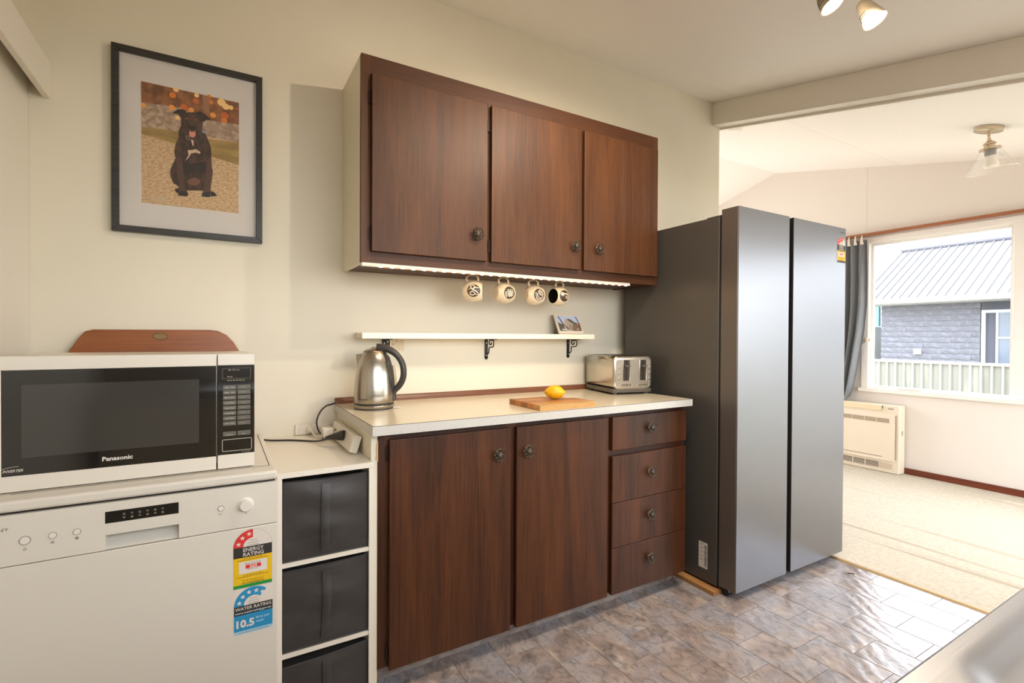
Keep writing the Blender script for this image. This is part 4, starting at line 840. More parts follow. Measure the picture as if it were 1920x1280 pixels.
q = MB().prism(rrect(-0.030, 0.030, -0.014, 0.014, 0.003, 3), lambda u, v, d: (0.4065+u*0.30+v*0.9539, d, 0.8165+u*0.9539-v*0.30), -0.455, -0.115)
P('casing', q, M_pl, PS, bevel=0.001, seg=1)
for yy in (-0.19, -0.25): P('slot', MB().box(0.3905, 0.3925, yy-.006, yy-.004, 0.822, 0.828).box(0.3905, 0.3925, yy+.004, yy+.006, 0.822, 0.828), M_gap, PS)
AP = solo('plug_adaptor', MB().prism(rrect(-0.165, -0.118, 0.7838, 0.829, 0.005), FX, 0.350, 0.3885), M_pl, 'square white plug adaptor at the back of the power board', 'plug', (0.368, -0.14, 0.7838), bevel=0.002)
M_cord = mat('black_rubber', (46, 42, 38), 0.5)
DP = thing('appliance_cord', 'black plug and cord lying across the white shelf unit top', 'cord', (0.36, -0.25, 0.783))
P('plug_body', MB().tube([(0.394, -0.335, 0.829), (0.386, -0.330, 0.828), (0.378, -0.325, 0.826), (0.362, -0.305, 0.822), (0.350, -0.285, 0.817), (0.342, -0.272, 0.812)], [0.019, 0.019, 0.017, 0.011, 0.0075, 0.006], 12), M_cord, DP)
P('cord', MB().tube(bez([(0.345, -0.277, 0.813), (0.335, -0.255, 0.803), (0.318, -0.20, 0.790), (0.285, -0.15, 0.786), (0.235, -0.11, 0.786), (0.18, -0.085, 0.786), (0.1455, -0.075, 0.790)], 5), 0.0035, 8), M_cord, DP)
# ================================================================ WALL SHELF
M_sh = mat('shelf_white', (232, 224, 206), 0.3); M_iron = mat('black_iron', (40, 37, 35), 0.45, 0.4)
SH = thing('wall_shelf', 'long white wall shelf on three black iron brackets', 'shelf', (1.13, -0.06, 1.18))
P('shelf_board', box(0.51, 1.747, -0.120, -0.001, 1.1805, 1.2065), M_sh, SH, bevel=0.0015, seg=1)
for bx in (0.636, 1.150, 1.657):
    br = MB().box(bx-0.0085, bx+0.0085, -0.004, -0.0005, 1.086, 1.180).box(bx-0.0085, bx+0.0085, -0.10, -0.004, 1.1765, 1.1805)
    br.lathe([(0.0085, 0), (0.0085, 0.0035), (0, 0.0035)], Matrix.Translation((bx, -0.0005, 1.086)) @ Matrix.Rotation(math.radians(90), 4, 'X'), 12)
    b = P('bracket', br, M_iron, SH)
    w_ = 0.0026
    sc = bez([(bx, -0.005, 1.105), (bx, -0.018, 1.106), (bx, -0.030, 1.115), (bx, -0.032, 1.135), (bx, -0.045, 1.140), (bx, -0.072, 1.142), (bx, -0.080, 1.155), (bx, -0.078, 1.172), (bx, -0.060, 1.174), (bx, -0.038, 1.172), (bx, -0.034, 1.158), (bx, -0.046, 1.152), (bx, -0.058, 1.156), (bx, -0.056, 1.164)], 4)
    P('scroll', MB().tube(sc, 0.0032, 6), M_iron, b)
    for z in (1.160, 1.098): P('screw', MB().lathe([(0.0032, 0), (0.0026, 0.0014), (0, 0.0018)], Matrix.Translation((bx, -0.004, z)) @ Matrix.Rotation(math.radians(90), 4, 'X'), 10), mat('screw_zinc', (190, 186, 178), 0.35, 0.8), b)
# ---- smart display
SD = thing('smart_display', 'small white smart display showing a bird photo on the shelf', 'display', (1.614, -0.06, 1.2065))
cs, sn = math.cos(math.radians(27)), math.sin(math.radians(27))
tl = lambda u, v, d: (1.532+u, -0.092+v*sn-d*cs, 1.2105+v*cs+d*sn)
P('bezel', MB().prism(rrect(0, 0.166, 0, 0.117, 0.009), tl, -0.009, 0.0), mat('display_white', (224, 214, 196), 0.35), SD, bevel=0.0015, seg=1)
P('base', MB().hexa([(1.55, -0.088, 1.2068), (1.68, -0.088, 1.2068), (1.68, -0.012, 1.2068), (1.55, -0.012, 1.2068), (1.56, -0.066, 1.235), (1.67, -0.066, 1.235), (1.67, -0.022, 1.245), (1.56, -0.022, 1.245)]), mat('display_base', (104, 92, 78), 0.7), SD, bevel=0.004)
def scr(rgb): return mat('screen_%02x%02x%02x' % rgb, rgb, 0.25, emit=(rgb, 0.35))
sp = Print(lambda u, v, d: tl(u, v, d))
U = lambda a: 0.011+0.144*a; V = lambda b: 0.016+0.088*b
def sq(pts, rgb, l): sp.m(scr(rgb)); sp.mb.poly([sp.fn(U(a), V(b), 0.0003+0.00018*l) for a, b in pts])
sq([(0, 0), (1, 0), (1, 1), (0, 1)], (150, 146, 150), 0)
sq([(0, .55), (.3, .45), (1, .5), (1, 1), (0, 1)], (160, 170, 190), 1); sq([(.3, .05), (.62, .05), (.5, .85), (.36, .8), (.28, .4)], (158, 140, 124), 2)
sq([(.07, 1), (.12, 1), (.3, .3), (.22, .3)], (96, 84, 74), 3); sq([(0, 0), (.28, 0), (.2, .45), (.08, .5), (0, .6)], (92, 84, 70), 2)
sq([(.46, .78), (.54, .84), (.64, .78), (.76, .62), (.94, .52), (.98, .3), (.95, 0), (.6, 0), (.62, .28), (.68, .5), (.6, .52), (.52, .66)], (96, 88, 62), 3)
sq([(.66, .02), (.62, .28), (.7, .5), (.86, .4), (.95, .05)], (118, 92, 74), 4); sq([(.82, .48), (.93, .5), (.94, .4), (.84, .42)], (176, 100, 84), 5)
sq([(.86, 1), (.9, 1), (1, .5), (1, 0), (.96, 0), (.95, .5)], (84, 72, 56), 5); sq([(.48, .4), (.56, .5), (.6, .4), (.58, .06), (.5, .06)], (128, 122, 94), 5)
sq([(.1, .12), (.32, .12), (.3, .05), (.14, .05)], (200, 196, 190), 6); sq([(.78, .14), (.9, .12), (.9, .1), (.78, .11)], (220, 214, 206), 6); sq([(.3, .3), (.34, .16), (.42, .1), (.46, .2), (.38, .22), (.36, .32)], (92, 72, 60), 6)
P('screen', sp.mb, sp.mats, SD, label='lit screen with a perched bird photo')
# ================================================================ KETTLE
M_ss = mat('brushed_steel', (176, 168, 154), 0.24, 1.0, bump=((6, 6, 600), 0.05, 0.001), aniso=0.5)
M_hnd = mat('kettle_black', (52, 49, 46), 0.4)
KT = thing('kettle', 'brushed steel cordless kettle with black loop handle on the benchtop', 'kettle', (0.539, -0.2, 0.902), math.radians(-28))
P('power_base', MB().lathe([(0.076, 0.0005), (0.0785, 0.002), (0.0785, 0.006), (0.074, 0.007)], n=40), M_hnd, KT, local=True)
P('base_band', MB().lathe([(0.0785, 0.0065), (0.0795, 0.008), (0.0795, 0.0165), (0.0785, 0.0175)], n=40), M_ss, KT, local=True)
P('dark_ring', MB().lathe([(0.077, 0.0172), (0.0775, 0.018), (0.0775, 0.0255), (0.077, 0.026)], n=40), M_hnd, KT, local=True)
P('body', MB().lathe([(0.0785, 0.0258), (0.0795, 0.028), (0.0788, 0.06), (0.0762, 0.10), (0.0712, 0.14), (0.0635, 0.18), (0.0545, 0.205), (0.0450, 0.222), (0.0415, 0.2265)], n=48), M_ss, KT, local=True)
P('lid_seam', MB().lathe([(0.0420, 0.2260), (0.0420, 0.2288)], n=40), M_hnd, KT, local=True)
P('lid', MB().lathe([(0.0418, 0.2285), (0.0395, 0.232), (0.030, 0.2375), (0.016, 0.241), (0, 0.242)], n=40), M_ss, KT, local=True)
P('lid_lever', MB().hexa([(-0.014, -0.012, 0.2385), (0.03, -0.014, 0.2355), (0.03, 0.014, 0.2355), (-0.014, 0.012, 0.2385), (-0.008, -0.009, 0.2455), (0.028, -0.012, 0.2475), (0.028, 0.012, 0.2475), (-0.008, 0.009, 0.2455)]), M_ss, KT, local=True, bevel=0.002)
P('spout', MB().hexa([(-0.0655, -0.010, 0.160), (-0.045, -0.016, 0.165), (-0.045, 0.016, 0.165), (-0.0655, 0.010, 0.160), (-0.0735, -0.004, 0.2165), (-0.038, -0.018, 0.2205), (-0.038, 0.018, 0.2205), (-0.0735, 0.004, 0.2165)]), M_ss, KT, local=True, bevel=0.004)
hp = bez([(0.012, 0, 0.243), (0.034, 0, 0.2425), (0.062, 0, 0.234), (0.090, 0, 0.214), (0.110, 0, 0.184), (0.1175, 0, 0.150), (0.114, 0, 0.117), (0.099, 0, 0.089), (0.080, 0, 0.070), (0.0755, 0, 0.052), (0.0775, 0, 0.034)], 5)
n_ = len(hp); hh = MB()
for off in (0.0,):
    rad = [0.0125+0.005*max(0, 1-i/(n_*0.3)) for i in range(n_)]
    hh.tube(hp, rad, 12)
hh.v = [(x, y*1.15, z) for x, y, z in hh.v]
P('handle', hh, M_hnd, KT, local=True)
P('handle_spine', MB().prism([(0.046, 0.222), (0.060, 0.205), (0.070, 0.17), (0.079, 0.11), (0.0825, 0.05), (0.0825, 0.028), (0.070, 0.028), (0.066, 0.10), (0.058, 0.17), (0.044, 0.212)], FY, -0.013, 0.013), M_hnd, KT, local=True, bevel=0.003)
P('water_gauge', MB().tube([(0.077, 0.0, 0.172), (0.0835, 0.0, 0.12), (0.0865, 0.0, 0.075)], 0.0055, 8), mat('gauge_clear', (196, 178, 140), 0.2), KT, local=True)
kp = Print(lambda u, v, d: (lambda a: ((0.0793+d)*math.cos(a), (0.0793+d)*math.sin(a), v))(math.radians(-122)+u/0.0793))
for i, wd in enumerate((0.004, 0.0022, 0.0028, 0.0022, 0.003, 0.0022, 0.0026, 0.0028, 0.0022)): kp.rect(i*0.0044, i*0.0044+wd, 0.0405, 0.0405+(0.0052 if i in (0, 5, 8) else 0.0034), (70, 60, 50), 0)
P('printed_mark', kp.mb, kp.mats, KT, local=True)
kc = P('cord', MB().tube(bez([(0.421, -0.016, 0.907), (0.405, -0.02, 0.903), (0.384, -0.03, 0.899), (0.358, -0.05, 0.879), (0.343, -0.06, 0.844), (0.345, -0.08, 0.812), (0.354, -0.13, 0.794), (0.346, -0.185, 0.793), (0.338, -0.225, 0.799)], 6), 0.0033, 8), M_cord, None); kc.parent = KT; kc.matrix_parent_inverse = (Matrix.Translation((0.539, -0.2, 0.902)) @ Matrix.Rotation(math.radians(-28), 4, 'Z')).inverted()
P('base_tab', box(0.078, 0.104, -0.012, 0.012, 0.001, 0.006), M_pl, KT, local=True)
# ================================================================ TOASTER
M_ts = mat('toaster_steel', (200, 190, 174), 0.22, 1.0, bump=((500, 8, 8), 0.04, 0.001))
M_tsf = mat('toaster_front', (186, 176, 160), 0.36, 0.85, bump=((8, 8, 700), 0.05, 0.001))
M_tb = mat('toaster_base', (92, 84, 74), 0.45)
TS = thing('toaster', 'four slice stainless toaster beside the fridge on the benchtop', 'toaster', (1.696, -0.322, 0.902), -0.19)
w_, d_, h_ = 0.242, 0.300, 0.196
P('base', MB().prism(rrect(0.002, w_-0.002, 0.002, d_-0.002, 0.022), FZ, 0.010, 0.030), M_tb, TS, local=True, bevel=0.003)
for (a, b) in ((0.03, 0.03), (w_-0.03, 0.03), (0.03, d_-0.03), (w_-0.03, d_-0.03)): P('foot', MB().cyl((a, b, 0), (a, b, 0.011), 0.012, n=12), M_tb, TS, local=True)
shell = MB()
def tsec(y, ins):
    return [(0.004+ins+(w_-0.008-2*ins)*0 + p[0], y, p[1]) for p in rrect(0, w_-0.008-2*ins, 0.029, h_-ins, 0.026-ins*0.3, 5)]
secs = [tsec(0.003, 0.010), tsec(0.005, 0.004), tsec(0.012, 0.0), tsec(d_-0.012, 0.0), tsec(d_-0.005, 0.004), tsec(d_-0.003, 0.010)]
kk = len(secs[0]); shell.v = [p for s_ in secs for p in s_]
for i in range(len(secs)-1):
    for j in range(kk): shell.face((i*kk+j, (i+1)*kk+j, (i+1)*kk+(j+1) % kk, i*kk+(j+1) % kk), True)
shell.face(range(kk)); shell.face([(len(secs)-1)*kk+j for j in range(kk)])
P('shell', shell, M_ts, TS, local=True, angle=60)
P('front_plate', MB().prism(rrect(0.020, w_-0.020, 0.034, h_-0.018, 0.014), FY, 0.0015, 0.004), M_tsf, TS, local=True)
for i in range(4): P('bread_slot', box(0.030+0.05*i-(0.0 if i < 2 else -0.006), 0.056+0.05*i-(0.0 if i < 2 else -0.006), 0.035, d_-0.05, h_-0.003, h_+0.0006), mat('slot_dark', (40, 34, 30), 0.5), TS, local=True)
M_trim = mat('toaster_trim', (206, 198, 182), 0.2, 0.9)
for (a, b) in ((0.060, 0.098), (0.158, 0.196)):
    P('lever_recess', box(a, b, 0.0008, 0.002, 0.070, 0.176), mat('lever_recess', (84, 76, 66), 0.3, 0.6), TS, local=True)
    P('recess_trim', MB().tube([(u, 0.0005, v) for u, v in rrect(a, b, 0.070, 0.176, 0.003, 3)], 0.0018, 6, closed=True), M_trim, TS, local=True)
    P('lever_track', box((a+b)/2-0.002, (a+b)/2+0.002, 0.0, 0.001, 0.074, 0.172), M_gap, TS, local=True)
    P('lever', MB().prism(rrect(a+0.004, b-0.004, 0.140, 0.149, 0.003), FY, -0.016, 0.001), M_tb, TS, local=True, bevel=0.002)
    P('browning_track', MB().tube([(u, 0.0008, v) for u, v in rrect(a-0.012, b+0.014, 0.044, 0.053, 0.004, 3)], 0.0014, 6, closed=True), M_trim, TS, local=True)
    P('browning_slit', box(a-0.009, b+0.011, 0.0006, 0.0014, 0.0472, 0.0498), M_gap, TS, local=True)
    P('browning_slider', box((a+b)/2+0.008, (a+b)/2+0.013, -0.006, 0.001, 0.042, 0.055), M_trim, TS, local=True, bevel=0.001, seg=1)
for bx in (0.038, 0.217):
    for bz in (0.137, 0.109, 0.081): P('button', MB().lathe([(0.0072, 0), (0.0072, 0.002), (0.006, 0.004), (0.0052, 0.0042), (0, 0.0034)], Matrix.Translation((bx, 0.0016, bz)) @ Matrix.Rotation(math.radians(90), 4, 'X'), 18), M_trim, TS, local=True)
# ================================================================ CHOPPING BOARD, LEMON
CB = thing('chopping_board', 'small striped wooden chopping board with notched corner on the benchtop', 'chopping board', (1.08, -0.593, 0.902))
Wd = wood('board_walnut', (150, 96, 54), (186, 128, 76), 0, 0.45, 0.1); Wl = wood('board_oak', (184, 118, 62), (214, 150, 88), 0, 0.45, 0.1)
Wf = wood('board_pale', (186, 140, 84), (214, 172, 112), 0, 0.5, 0.0)
sw = 0.0476
for i in range(5):
    x1_ = 0.28 if i < 3 else 0.248
    pts = [(0, i*sw+0.0002), (x1_, i*sw+0.0002), (x1_ if i != 2 else 0.27, (i+1)*sw-0.0002), (0, (i+1)*sw-0.0002)]
    P('strip', MB().prism(pts, FZ, 0.0003, 0.022), (Wf, Wl, Wd, Wl, Wd)[i], CB, local=True, bevel=0.0008, seg=1)
LM = thing('lemon', 'bright yellow lemon resting on the chopping board', 'lemon', (1.246, -0.458, 0.9243), math.radians(-32))
M_lem = mat('lemon_skin', (240, 186, 20), 0.4, var=((228, 168, 10), (40, 40, 40), 0.4, 0.6, 3, 0), bump=((420, 420, 420), 0.25, 0.001))
lp = [(0.0, -0.045), (0.005, -0.0445), (0.0078, -0.042), (0.0125, -0.038), (0.021, -0.030), (0.0275, -0.018), (0.0305, -0.004), (0.0302, 0.008), (0.027, 0.020), (0.020, 0.031), (0.012, 0.037), (0.0075, 0.040), (0.006, 0.0430), (0.003, 0.045), (0, 0.0452)]
P('fruit', MB().lathe(lp, Matrix.Translation((0, 0, 0.0302)) @ Matrix.Rotation(math.radians(90), 4, 'Y'), 32), M_lem, LM, local=True, sub=1)
P('stem_end', MB().lathe([(0.0028, 0), (0.0022, 0.0012), (0, 0.0014)], Matrix.Translation((-0.0445, 0, 0.0302)) @ Matrix.Rotation(math.radians(-90), 4, 'Y'), 8), mat('stem_green', (150, 130, 40), 0.7), LM, local=True)
# ================================================================ FRIDGE
M_fs = mat('fridge_side', (86, 81, 75), 0.40, 0.35, bump=((8, 8, 500), 0.03, 0.001))
M_fd = mat('fridge_door_steel', (140, 141, 145), 0.36, 0.92, bump=((4, 4, 520), 0.06, 0.001), aniso=0.6)
M_fe = mat('fridge_door_edge', (104, 95, 87), 0.34, 0.45)
M_bp = mat('black_plastic', (30, 28, 27), 0.45)
FR = thing('fridge', 'large dark steel side by side fridge beside the benchtop', 'fridge', (2.458, -0.44, 0))
P('body', box(2.002, 2.914, -0.700, -0.081, 0.030, 1.757), M_fs, FR, bevel=0.003)
P('door_gasket', box(2.008, 2.908, -0.712, -0.700, 0.045, 1.750), M_bp, FR)
def fdoor(a, b, lx):
    y0, y1, z0, z1 = -0.802, -0.712, 0.038, 1.784
    m = MB().box(a, b, y0+0.004, y1, z0, z1); d = P('door', m, M_fe, FR, bevel=0.002, seg=1)
    P('door_front', box(a+0.0008, b-0.0008, y0, y0+0.004, z0+0.001, z1-0.001), M_fd, d, bevel=0.0015)
    return d
dl = fdoor(2.002, 2.392, 0); dr = fdoor(2.428, 2.914, 1)
P('door_grip', box(2.4265, 2.4295, -0.800, -0.712, 0.040, 1.782), M_bp, dr)
P('handle_recess', box(2.392, 2.4265, -0.735, -0.712, 0.042, 1.778), M_bp, FR)
for hx in (2.10, 2.82): P('hinge_cover', box(hx-0.06, hx+0.06, -0.76, -0.62, 1.757, 1.783) if False else box(hx-0.06, hx+0.06, -0.698, -0.60, 1.7575, 1.772), M_bp, FR, bevel=0.004)
P('base_grille', box(2.03, 2.89, -0.69, -0.66, 0.012, 0.03), M_bp, FR)
for fxx in (2.035, 2.880): P('front_foot', MB().cyl((fxx-0.018, -0.735, 0.019), (fxx+0.018, -0.735, 0.019), 0.019, n=16).box(fxx-0.022, fxx+0.022, -0.745, -0.69, 0.022, 0.038), M_bp, FR)
for fxx in (2.05, 2.86): P('rear_roller', MB().cyl((fxx-0.012, -0.15, 0.0345 if fxx < 2.7 else 0.017), (fxx+0.012, -0.15, 0.0345 if fxx < 2.7 else 0.017), 0.0145, n=12), M_bp, FR)
fe = energy(on_y(-0.802), 2.8255, 2.9095, 1.7305, 1.689, 1.6605, 1.6065, 1.597, 4)
fe.rect(2.8255, 2.9095, 1.597, 1.6065, BLK, 3)
P('energy_sticker', fe.mb, fe.mats, dr, label='red, black and yellow energy rating sticker')
fl = Print(on_y(-0.802)); fl.text('SAMSUNG', 2.857, 1.7535, (60, 60, 62), h=0.0065, width=0.046, bold=0.02); P('lettering', fl.mb, fl.mats, dr)
bc = Print(lambda u, v, d: (2.002-d, u, v)); M_stk = (206, 198, 186)
bc.poly(rrect(-0.6515, -0.6005, 0.0885, 0.2125, 0.003, 3), M_stk, 0)
rr = random.Random(4); z = 0.098
while z < 0.200:
    hgt = rr.choice((0.0009, 0.0016, 0.0026)); bc.rect(-0.648, -0.633, z, z+hgt, (60, 54, 50), 1); z += hgt+rr.choice((0.0009, 0.0015, 0.0022))
for i in range(5):
    zz = 0.122+0.019*i
    for j in range(4): bc.rect(-0.626+0.006*j-0.001, -0.626+0.006*j+0.001, zz, zz+rr.uniform(0.006, 0.014), (110, 102, 94), 1)
P('barcode_sticker', bc.mb, bc.mats, FR, label='white barcode sticker low on the fridge side')
solo('floor_board', MB().box(1.963, 2.60, -0.716, -0.06, 0.0002, 0.0198), mat('raw_plywood', (176, 128, 78), 0.6, var=((150, 104, 60), (20, 3, 200), 0.4, 0.6, 4, 0)), 'raw plywood sheet poking out under the fridge', 'board', (2.28, -0.39, 0), bevel=0.001, seg=1)
# ================================================================ SPOT LIGHTS
M_nick = mat('spot_nickel', (206, 190, 164), 0.42, 0.35)
M_bulb = mat('spot_bulb', (255, 246, 226), 0.4, emit=((255, 238, 208), 30))
def head(T, p, aim, power, ceil_p, lamp=True, size=math.radians(110)):
    """cone shade: p is the centre of the lit end, aim the pointing direction"""
    a = Vector(aim).normalized(); p = Vector(p); R_ = a.to_track_quat('Z', 'Y').to_matrix().to_4x4()
    M = Matrix.Translation(p) @ R_
    h = P('spot_shade', MB().lathe([(0.0, -0.082), (0.017, -0.081), (0.0205, -0.076), (0.035, 0.0), (0.0365, 0.002), (0.0365, 0.004), (0.034, 0.003), (0.018, -0.070), (0.0, -0.072)], M, 28), M_nick, T)
    for i in range(3): P('cooling_slit', MB().tube([M @ Vector(((0.0318-0.0017*i)*math.cos(t), (0.0318-0.0017*i)*math.sin(t), -0.017-0.009*i)) for t in [math.radians(200+8*j) for j in range(12)]], 0.0012, 4), M_gap, h)
    P('bulb', MB().lathe([(0.033, -0.003), (0.030, -0.0005), (0.0, 0.0)], M, 24), M_bulb, h)
    kn = M @ Vector((0, 0, -0.060)); c_ = Vector(ceil_p)
    P('arm', MB().tube([kn+(c_-kn)*0.05, kn+(c_-kn)*0.35, c_], [0.006, 0.0085, 0.0085], 10), M_nick, T)
    l = bpy.data.lights.new('spot_light', 'SPOT'); lo = bpy.data.objects.new('spot_light', l); COL.objects.link(lo); lo.parent = T
    l.energy = power; l.color = (1.0, 0.86, 0.70); l.spot_size = size; l.spot_blend = 0.7; l.shadow_soft_size = 0.014
    lo.location = p+a*0.020-wpos(T); lo.rotation_euler = a.to_track_quat('-Z', 'Y').to_euler()
def bar(x0, x1, y, label, heads):
    z = CEIL(y)-0.022; T = thing('spotlight_bar', label, 'ceiling light', ((x0+x1)/2, y, z))
    P('bar', MB().prism([(x0, y-0.02), (x1, y-0.02), (x1, y+0.02), (x0, y+0.02)], lambda u, v, d: (u, v, CEIL(v)-d), 0.018, 0.0), M_nick, T, bevel=0.003)
    for p, aim, power, cx, sz in heads: head(T, p, aim, power, (cx, y, CEIL(y)-0.018), True, sz)
SZ = math.radians(130)
bar(1.60, 2.00, -1.36, 'nickel ceiling spotlight bar with two lit cone heads above the fridge', [((1.744, -1.318, 2.292), (0.137, -0.425, -0.885), SPOT_W, 1.70, SZ), ((1.867, -1.390, 2.243), (0.137, -0.425, -0.885), SPOT_W, 1.88, SZ)])
bar(0.94, 1.46, -1.22, 'second spotlight bar above the kitchen aimed at the cabinets', [((1.03, -1.24, 2.33), (-0.25, 0.70, -0.62), SPOT_W*0.45, 1.05, SZ), ((1.38, -1.15, 2.36), (0.1, 0.6, -0.75), SPOT_W, 1.36, SZ)])
# ================================================================ PENDANT LAMP
PX, PY = 4.235, -1.0; PZ = CEIL(PY)
PL = thing('pendant_lamp', 'clear glass cone lamp on nickel fitting under the living room ceiling', 'lamp', (PX, PY, PZ-0.30))
M_pn = mat('pendant_nickel', (206, 188, 164), 0.25, 0.85)
tiltm = Matrix.Translation((PX, PY, PZ)) @ Matrix.Rotation(math.atan(0.217), 4, 'X')
P('canopy', MB().lathe([(0.072, 0.0), (0.074, -0.004), (0.072, -0.026), (0.068, -0.028), (0, -0.028)], tiltm, 32), M_pn, PL)
P('stem', MB().tube([(PX, PY+0.005, PZ-0.026), (PX, PY+0.002, PZ-0.052), (PX-0.002, PY, PZ-0.075)], [0.009, 0.008, 0.005], 10), M_pn, PL)
ax = Vector((0.12, -0.04, -1)).normalized(); Mx = Matrix.Translation((PX-0.002, PY, PZ-0.07)) @ ax.to_track_quat('Z', 'Y').to_matrix().to_4x4()
P('socket', MB().lathe([(0.009, 0.0), (0.011, 0.018), (0.03, 0.030), (0.032, 0.040), (0.027, 0.043), (0.027, 0.060), (0.052, 0.062), (0.053, 0.074), (0.0, 0.075)], Mx, 28), M_pn, PL)
for i in range(3): a = 2*math.pi*i/3; P('thumb_screw', MB().cyl(Mx @ Vector((0.053*math.cos(a), 0.053*math.sin(a), 0.069)), Mx @ Vector((0.062*math.cos(a), 0.062*math.sin(a), 0.069)), 0.004, n=8), M_pn, PL)
P('bulb_collar', MB().lathe([(0.030, 0.075), (0.028, 0.112)], Mx, 24), mat('bulb_collar', (150, 146, 142), 0.4), PL)
P('bulb', MB().lathe([(0.027, 0.108), (0.028, 0.13), (0.038, 0.165), (0.040, 0.175), (0.030, 0.186), (0, 0.188)], Mx, 24), mat('bulb_opal', (246, 240, 230), 0.3), PL)
P('glass_shade', MB().grid(48, 5, lambda a, v: Mx @ Vector(((0.046+0.082*v)*math.cos(a*2*math.pi), (0.046+0.082*v)*math.sin(a*2*math.pi), 0.070+0.1365*v)), closed_u=True), glass('lamp_glass', refl=1.0, add=0.06), PL)
P('glass_rim', MB().tube([Mx @ Vector((0.128*math.cos(2*math.pi*i/48), 0.128*math.sin(2*math.pi*i/48), 0.2065)) for i in range(48)], 0.0022, 6, closed=True), mat('glass_edge', (250, 244, 236), 0.1, spec=0.8), PL)
SM = solo('smoke_alarm', MB().lathe([(0.05, 0.0), (0.05, -0.015), (0.042, -0.028), (0, -0.03)], Matrix.Translation((3.44, 0.25, CEIL(0.25))) @ Matrix.Rotation(math.atan(0.217), 4, 'X'), 28), mat('alarm_white', (240, 234, 226), 0.4), 'small round white smoke alarm on the ceiling near the beam', 'smoke alarm', (3.44, 0.25, CEIL(0.25)-0.03))
VB = solo('wall_box', MB().hexa([(0.455, -0.045, 2.642), (0.498, -0.06, 2.622), (0.515, -0.005, 2.640), (0.47, -0.001, 2.66), (0.455, -0.045, 2.76), (0.498, -0.06, 2.745), (0.515, -0.005, 2.76), (0.47, -0.001, 2.76)]), M_panelw, 'small cream box high on the wall, cut off by the top of the frame', 'box', (0.48, -0.02, 2.63), bevel=0.002, seg=1)
# ================================================================ HEAT PUMP
HP = thing('heat_pump', 'cream floor standing heat pump under the curtain', 'heat pump', (5.15, 0.16, 0.004))
M_hp = mat('heat_pump_cream', (226, 212, 192), 0.4); M_hpd = mat('heat_pump_tan', (168, 150, 130), 0.5)  # cream case, darker tan for grilles and small trim
P('case', box(5.095, XF-0.017, -0.192, 0.520, 0.006, 0.604), M_hp, HP, bevel=0.008, seg=3)
P('front_panel', MB().prism(rrect(-0.164, 0.49, 0.112, 0.535, 0.010), lambda u, v, d: (d, u, v), 5.080, 5.0955), M_hp, HP, bevel=0.003)
P('top_louvre', box(5.086, 5.0955, -0.064, 0.49, 0.552, 0.597), mat('louvre_yellowed', (226, 206, 172), 0.4), HP, bevel=0.003)
for (a, b) in ((-0.122, -0.025), (-0.019, 0.071), (0.077, 0.174), (0.180, 0.30), (0.306, 0.42)): P('intake_grille', box(5.0785, 5.0802, a, b, 0.449, 0.487), M_hpd, HP)
P('panel_line', box(5.0785, 5.0802, -0.072, 0.45, 0.1435, 0.1475), mat('line_dark', (110, 96, 84), 0.6), HP)
P('outlet_recess', box(5.092, 5.0955, -0.034, 0.45, 0.044, 0.090), M_gap, HP)
P('outlet_vent', box(5.091, 5.0952, -0.143, -0.036, 0.044, 0.088), mat('vent_beige', (200, 182, 160), 0.5), HP)
for i in range(4): P('outlet_slat', box(5.086, 5.0925, -0.034, 0.45, 0.049+0.0105*i, 0.0525+0.0105*i), M_hp, HP)
for yy in (0.068, 0.170, 0.27, 0.37): P('outlet_divider', box(5.085, 5.0925, yy-0.003, yy+0.003, 0.044, 0.090), M_hp, HP)
P('louvre_slit', MB().prism([(-0.064, 0.596), (-0.066, 0.596), (-0.0615, 0.553), (-0.0595, 0.553)], lambda u, v, d: (d, u, v), 5.084, 5.0955), M_gap, HP)
P('side_clip', box(5.14, 5.16, -0.194, -0.1915, 0.345, 0.385), M_hpd, HP); P('model_plate', box(5.093, 5.0952, -0.148, -0.107, 0.567, 0.580), M_hpd, HP); P('side_gap', box(5.085, 5.0955, -0.172, -0.1655, 0.13, 0.52), M_hpd, HP)
# ================================================================ CURTAIN AND RAIL
solo('curtain_rail', MB().prism([(5.165, 2.142), (5.205, 2.142), (5.205, 2.166), (5.165, 2.166)], lambda u, v, d: (u, d, v), -2.25, 0.95), wood('rail_timber', (150, 92, 62), (186, 128, 96), 1, 0.4, 0.1), 'slim brown timber curtain rail above the living room window', 'curtain rail', (5.19, -0.7, 2.142), bevel=0.003)
CU = thing('curtain', 'dark grey curtain bunched at the left of the window', 'curtain', (5.14, 0.35, 0.61))
edge = [(2.10, 0.100), (1.753, 0.096), (1.508, 0.098), (1.263, 0.118), (1.065, 0.147), (0.865, 0.176), (0.739, 0.198), (0.655, 0.224), (0.615, 0.262)]
def yr(z):
    for (za, ya), (zb, yb) in zip(edge[:-1], edge[1:]):
        if zb <= z <= za: return ya+(yb-ya)*(za-z)/(za-zb)
    return edge[-1][1] if z < edge[-1][0] else edge[0][1]
def cfn(u, v):
    z = 2.105-1.489*v; y0 = yr(z); y = y0+(0.62-y0)*u
    amp = 0.022+0.012*v
    x = 5.135+amp*math.sin(2*math.pi*8.0*u+0.5+0.8*v)+0.008*math.sin(2*math.pi*3*u+4*v)-0.015*v
    if v > 0.93: x += 0.008*math.sin(31*u)
    return (min(x, 5.185), y, z)
cu = P('cloth', MB().grid(97, 34, cfn), mat('curtain_grey', (104, 106, 110), 0.7, sheen=0.6, bump=((700, 700, 700), 0.2, 0.001)), CU, angle=180)
so = cu.modifiers.new('thick', 'SOLIDIFY'); so.thickness = 0.002
M_tape = mat('header_tape', (214, 200, 182), 0.8)
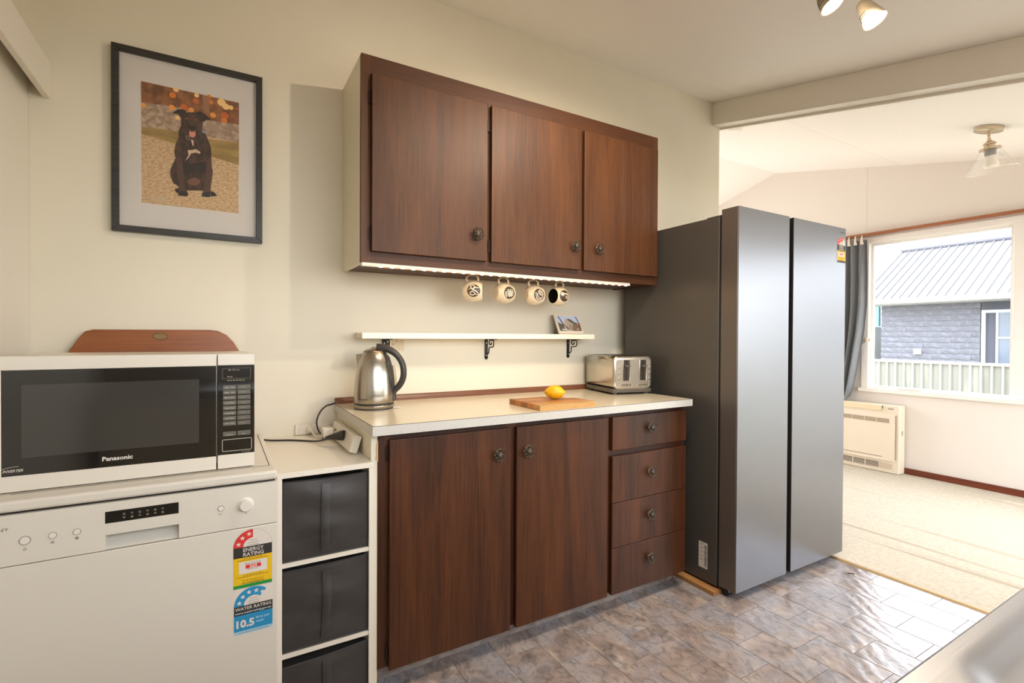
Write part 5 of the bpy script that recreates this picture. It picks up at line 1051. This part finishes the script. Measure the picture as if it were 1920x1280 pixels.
for i in range(9):
    y = 0.125+0.055*i; hk = MB().grid(5, 6, lambda u, v: (5.112-0.012*math.sin(math.pi*v)+0.004*u, y-0.014*(0.35+v*0.8)+0.028*(0.35+v*0.8)*u, 2.145-0.085*v)); P('heading_tape', hk, M_tape, CU)
# ================================================================ SINK BENCH in the near corner
SB = thing('sink_bench', 'stainless steel sink bench in the bottom right corner', 'sink bench', (1.1, -2.3, 0))
M_sink = mat('sink_steel', (160, 158, 157), 0.36, 1.0, bump=((8, 260, 8), 0.08, 0.001), aniso=0.4)
def rdist(x, y, x0, x1, y0, y1, r):
    dx = max(x0+r-x, x-(x1-r), 0); dy_ = max(y0+r-y, y-(y1-r), 0)
    ins = min(x-x0, x1-x, y-y0, y1-y)
    if dx > 0 and dy_ > 0: return r-math.hypot(dx, dy_)
    return ins
def sst(t): t = max(0, min(1, t)); return t*t*(3-2*t)
def sz(x, y):
    z = 0.9-0.007*sst(rdist(x, y, 0.545, 2.5, -2.56, -2.034, 0.05)/0.022)
    z -= 0.15*sst(rdist(x, y, 1.15, 1.72, -2.50, -2.11, 0.06)/0.05); return z
xs = [-0.5+0.04*i for i in range(25)]+[0.50+0.012*i for i in range(30)]+[0.87+0.03*i for i in range(64)]
ys_ = [-2.6+0.03*i for i in range(16)]+[-2.13+0.008*i for i in range(14)]+[-2.017]
def sfn(u, v):
    x = xs[min(int(round(u*(len(xs)-1))), len(xs)-1)]; y = ys_[min(int(round(v*(len(ys_)-1))), len(ys_)-1)]
    return (x, y, sz(x, y))
P('sink_top', MB().grid(len(xs), len(ys_), sfn), M_sink, SB, angle=60)
P('front_edge', MB().prism([(-2.017, 0.9), (-2.0145, 0.8985), (-2.0135, 0.895), (-2.0135, 0.862), (-2.020, 0.862), (-2.020, 0.894)], FX, -0.5, 2.76), M_sink, SB)
P('cupboard', box(-0.5, 2.76, YF+0.005, -2.05, 0.10, 0.74), M_panelw, SB); P('plinth', box(-0.5, 2.76, YF+0.005, -2.10, 0.0, 0.10), M_dark, SB)
P('front_rail', box(-0.5, 2.76, -2.07, -2.05, 0.74, 0.862), M_panelw, SB)
solo('floor_scrap', MB().prism([(2.745, -0.912), (2.752, -0.905), (2.762, -0.912), (2.772, -0.928), (2.768, -0.930), (2.758, -0.918), (2.748, -0.914)], FZ, 0.0003, 0.0035), mat('scrap_dark', (70, 62, 52), 0.8), 'tiny dark scrap lying on the floor near the carpet', 'scrap', (2.757, -0.915, 0))
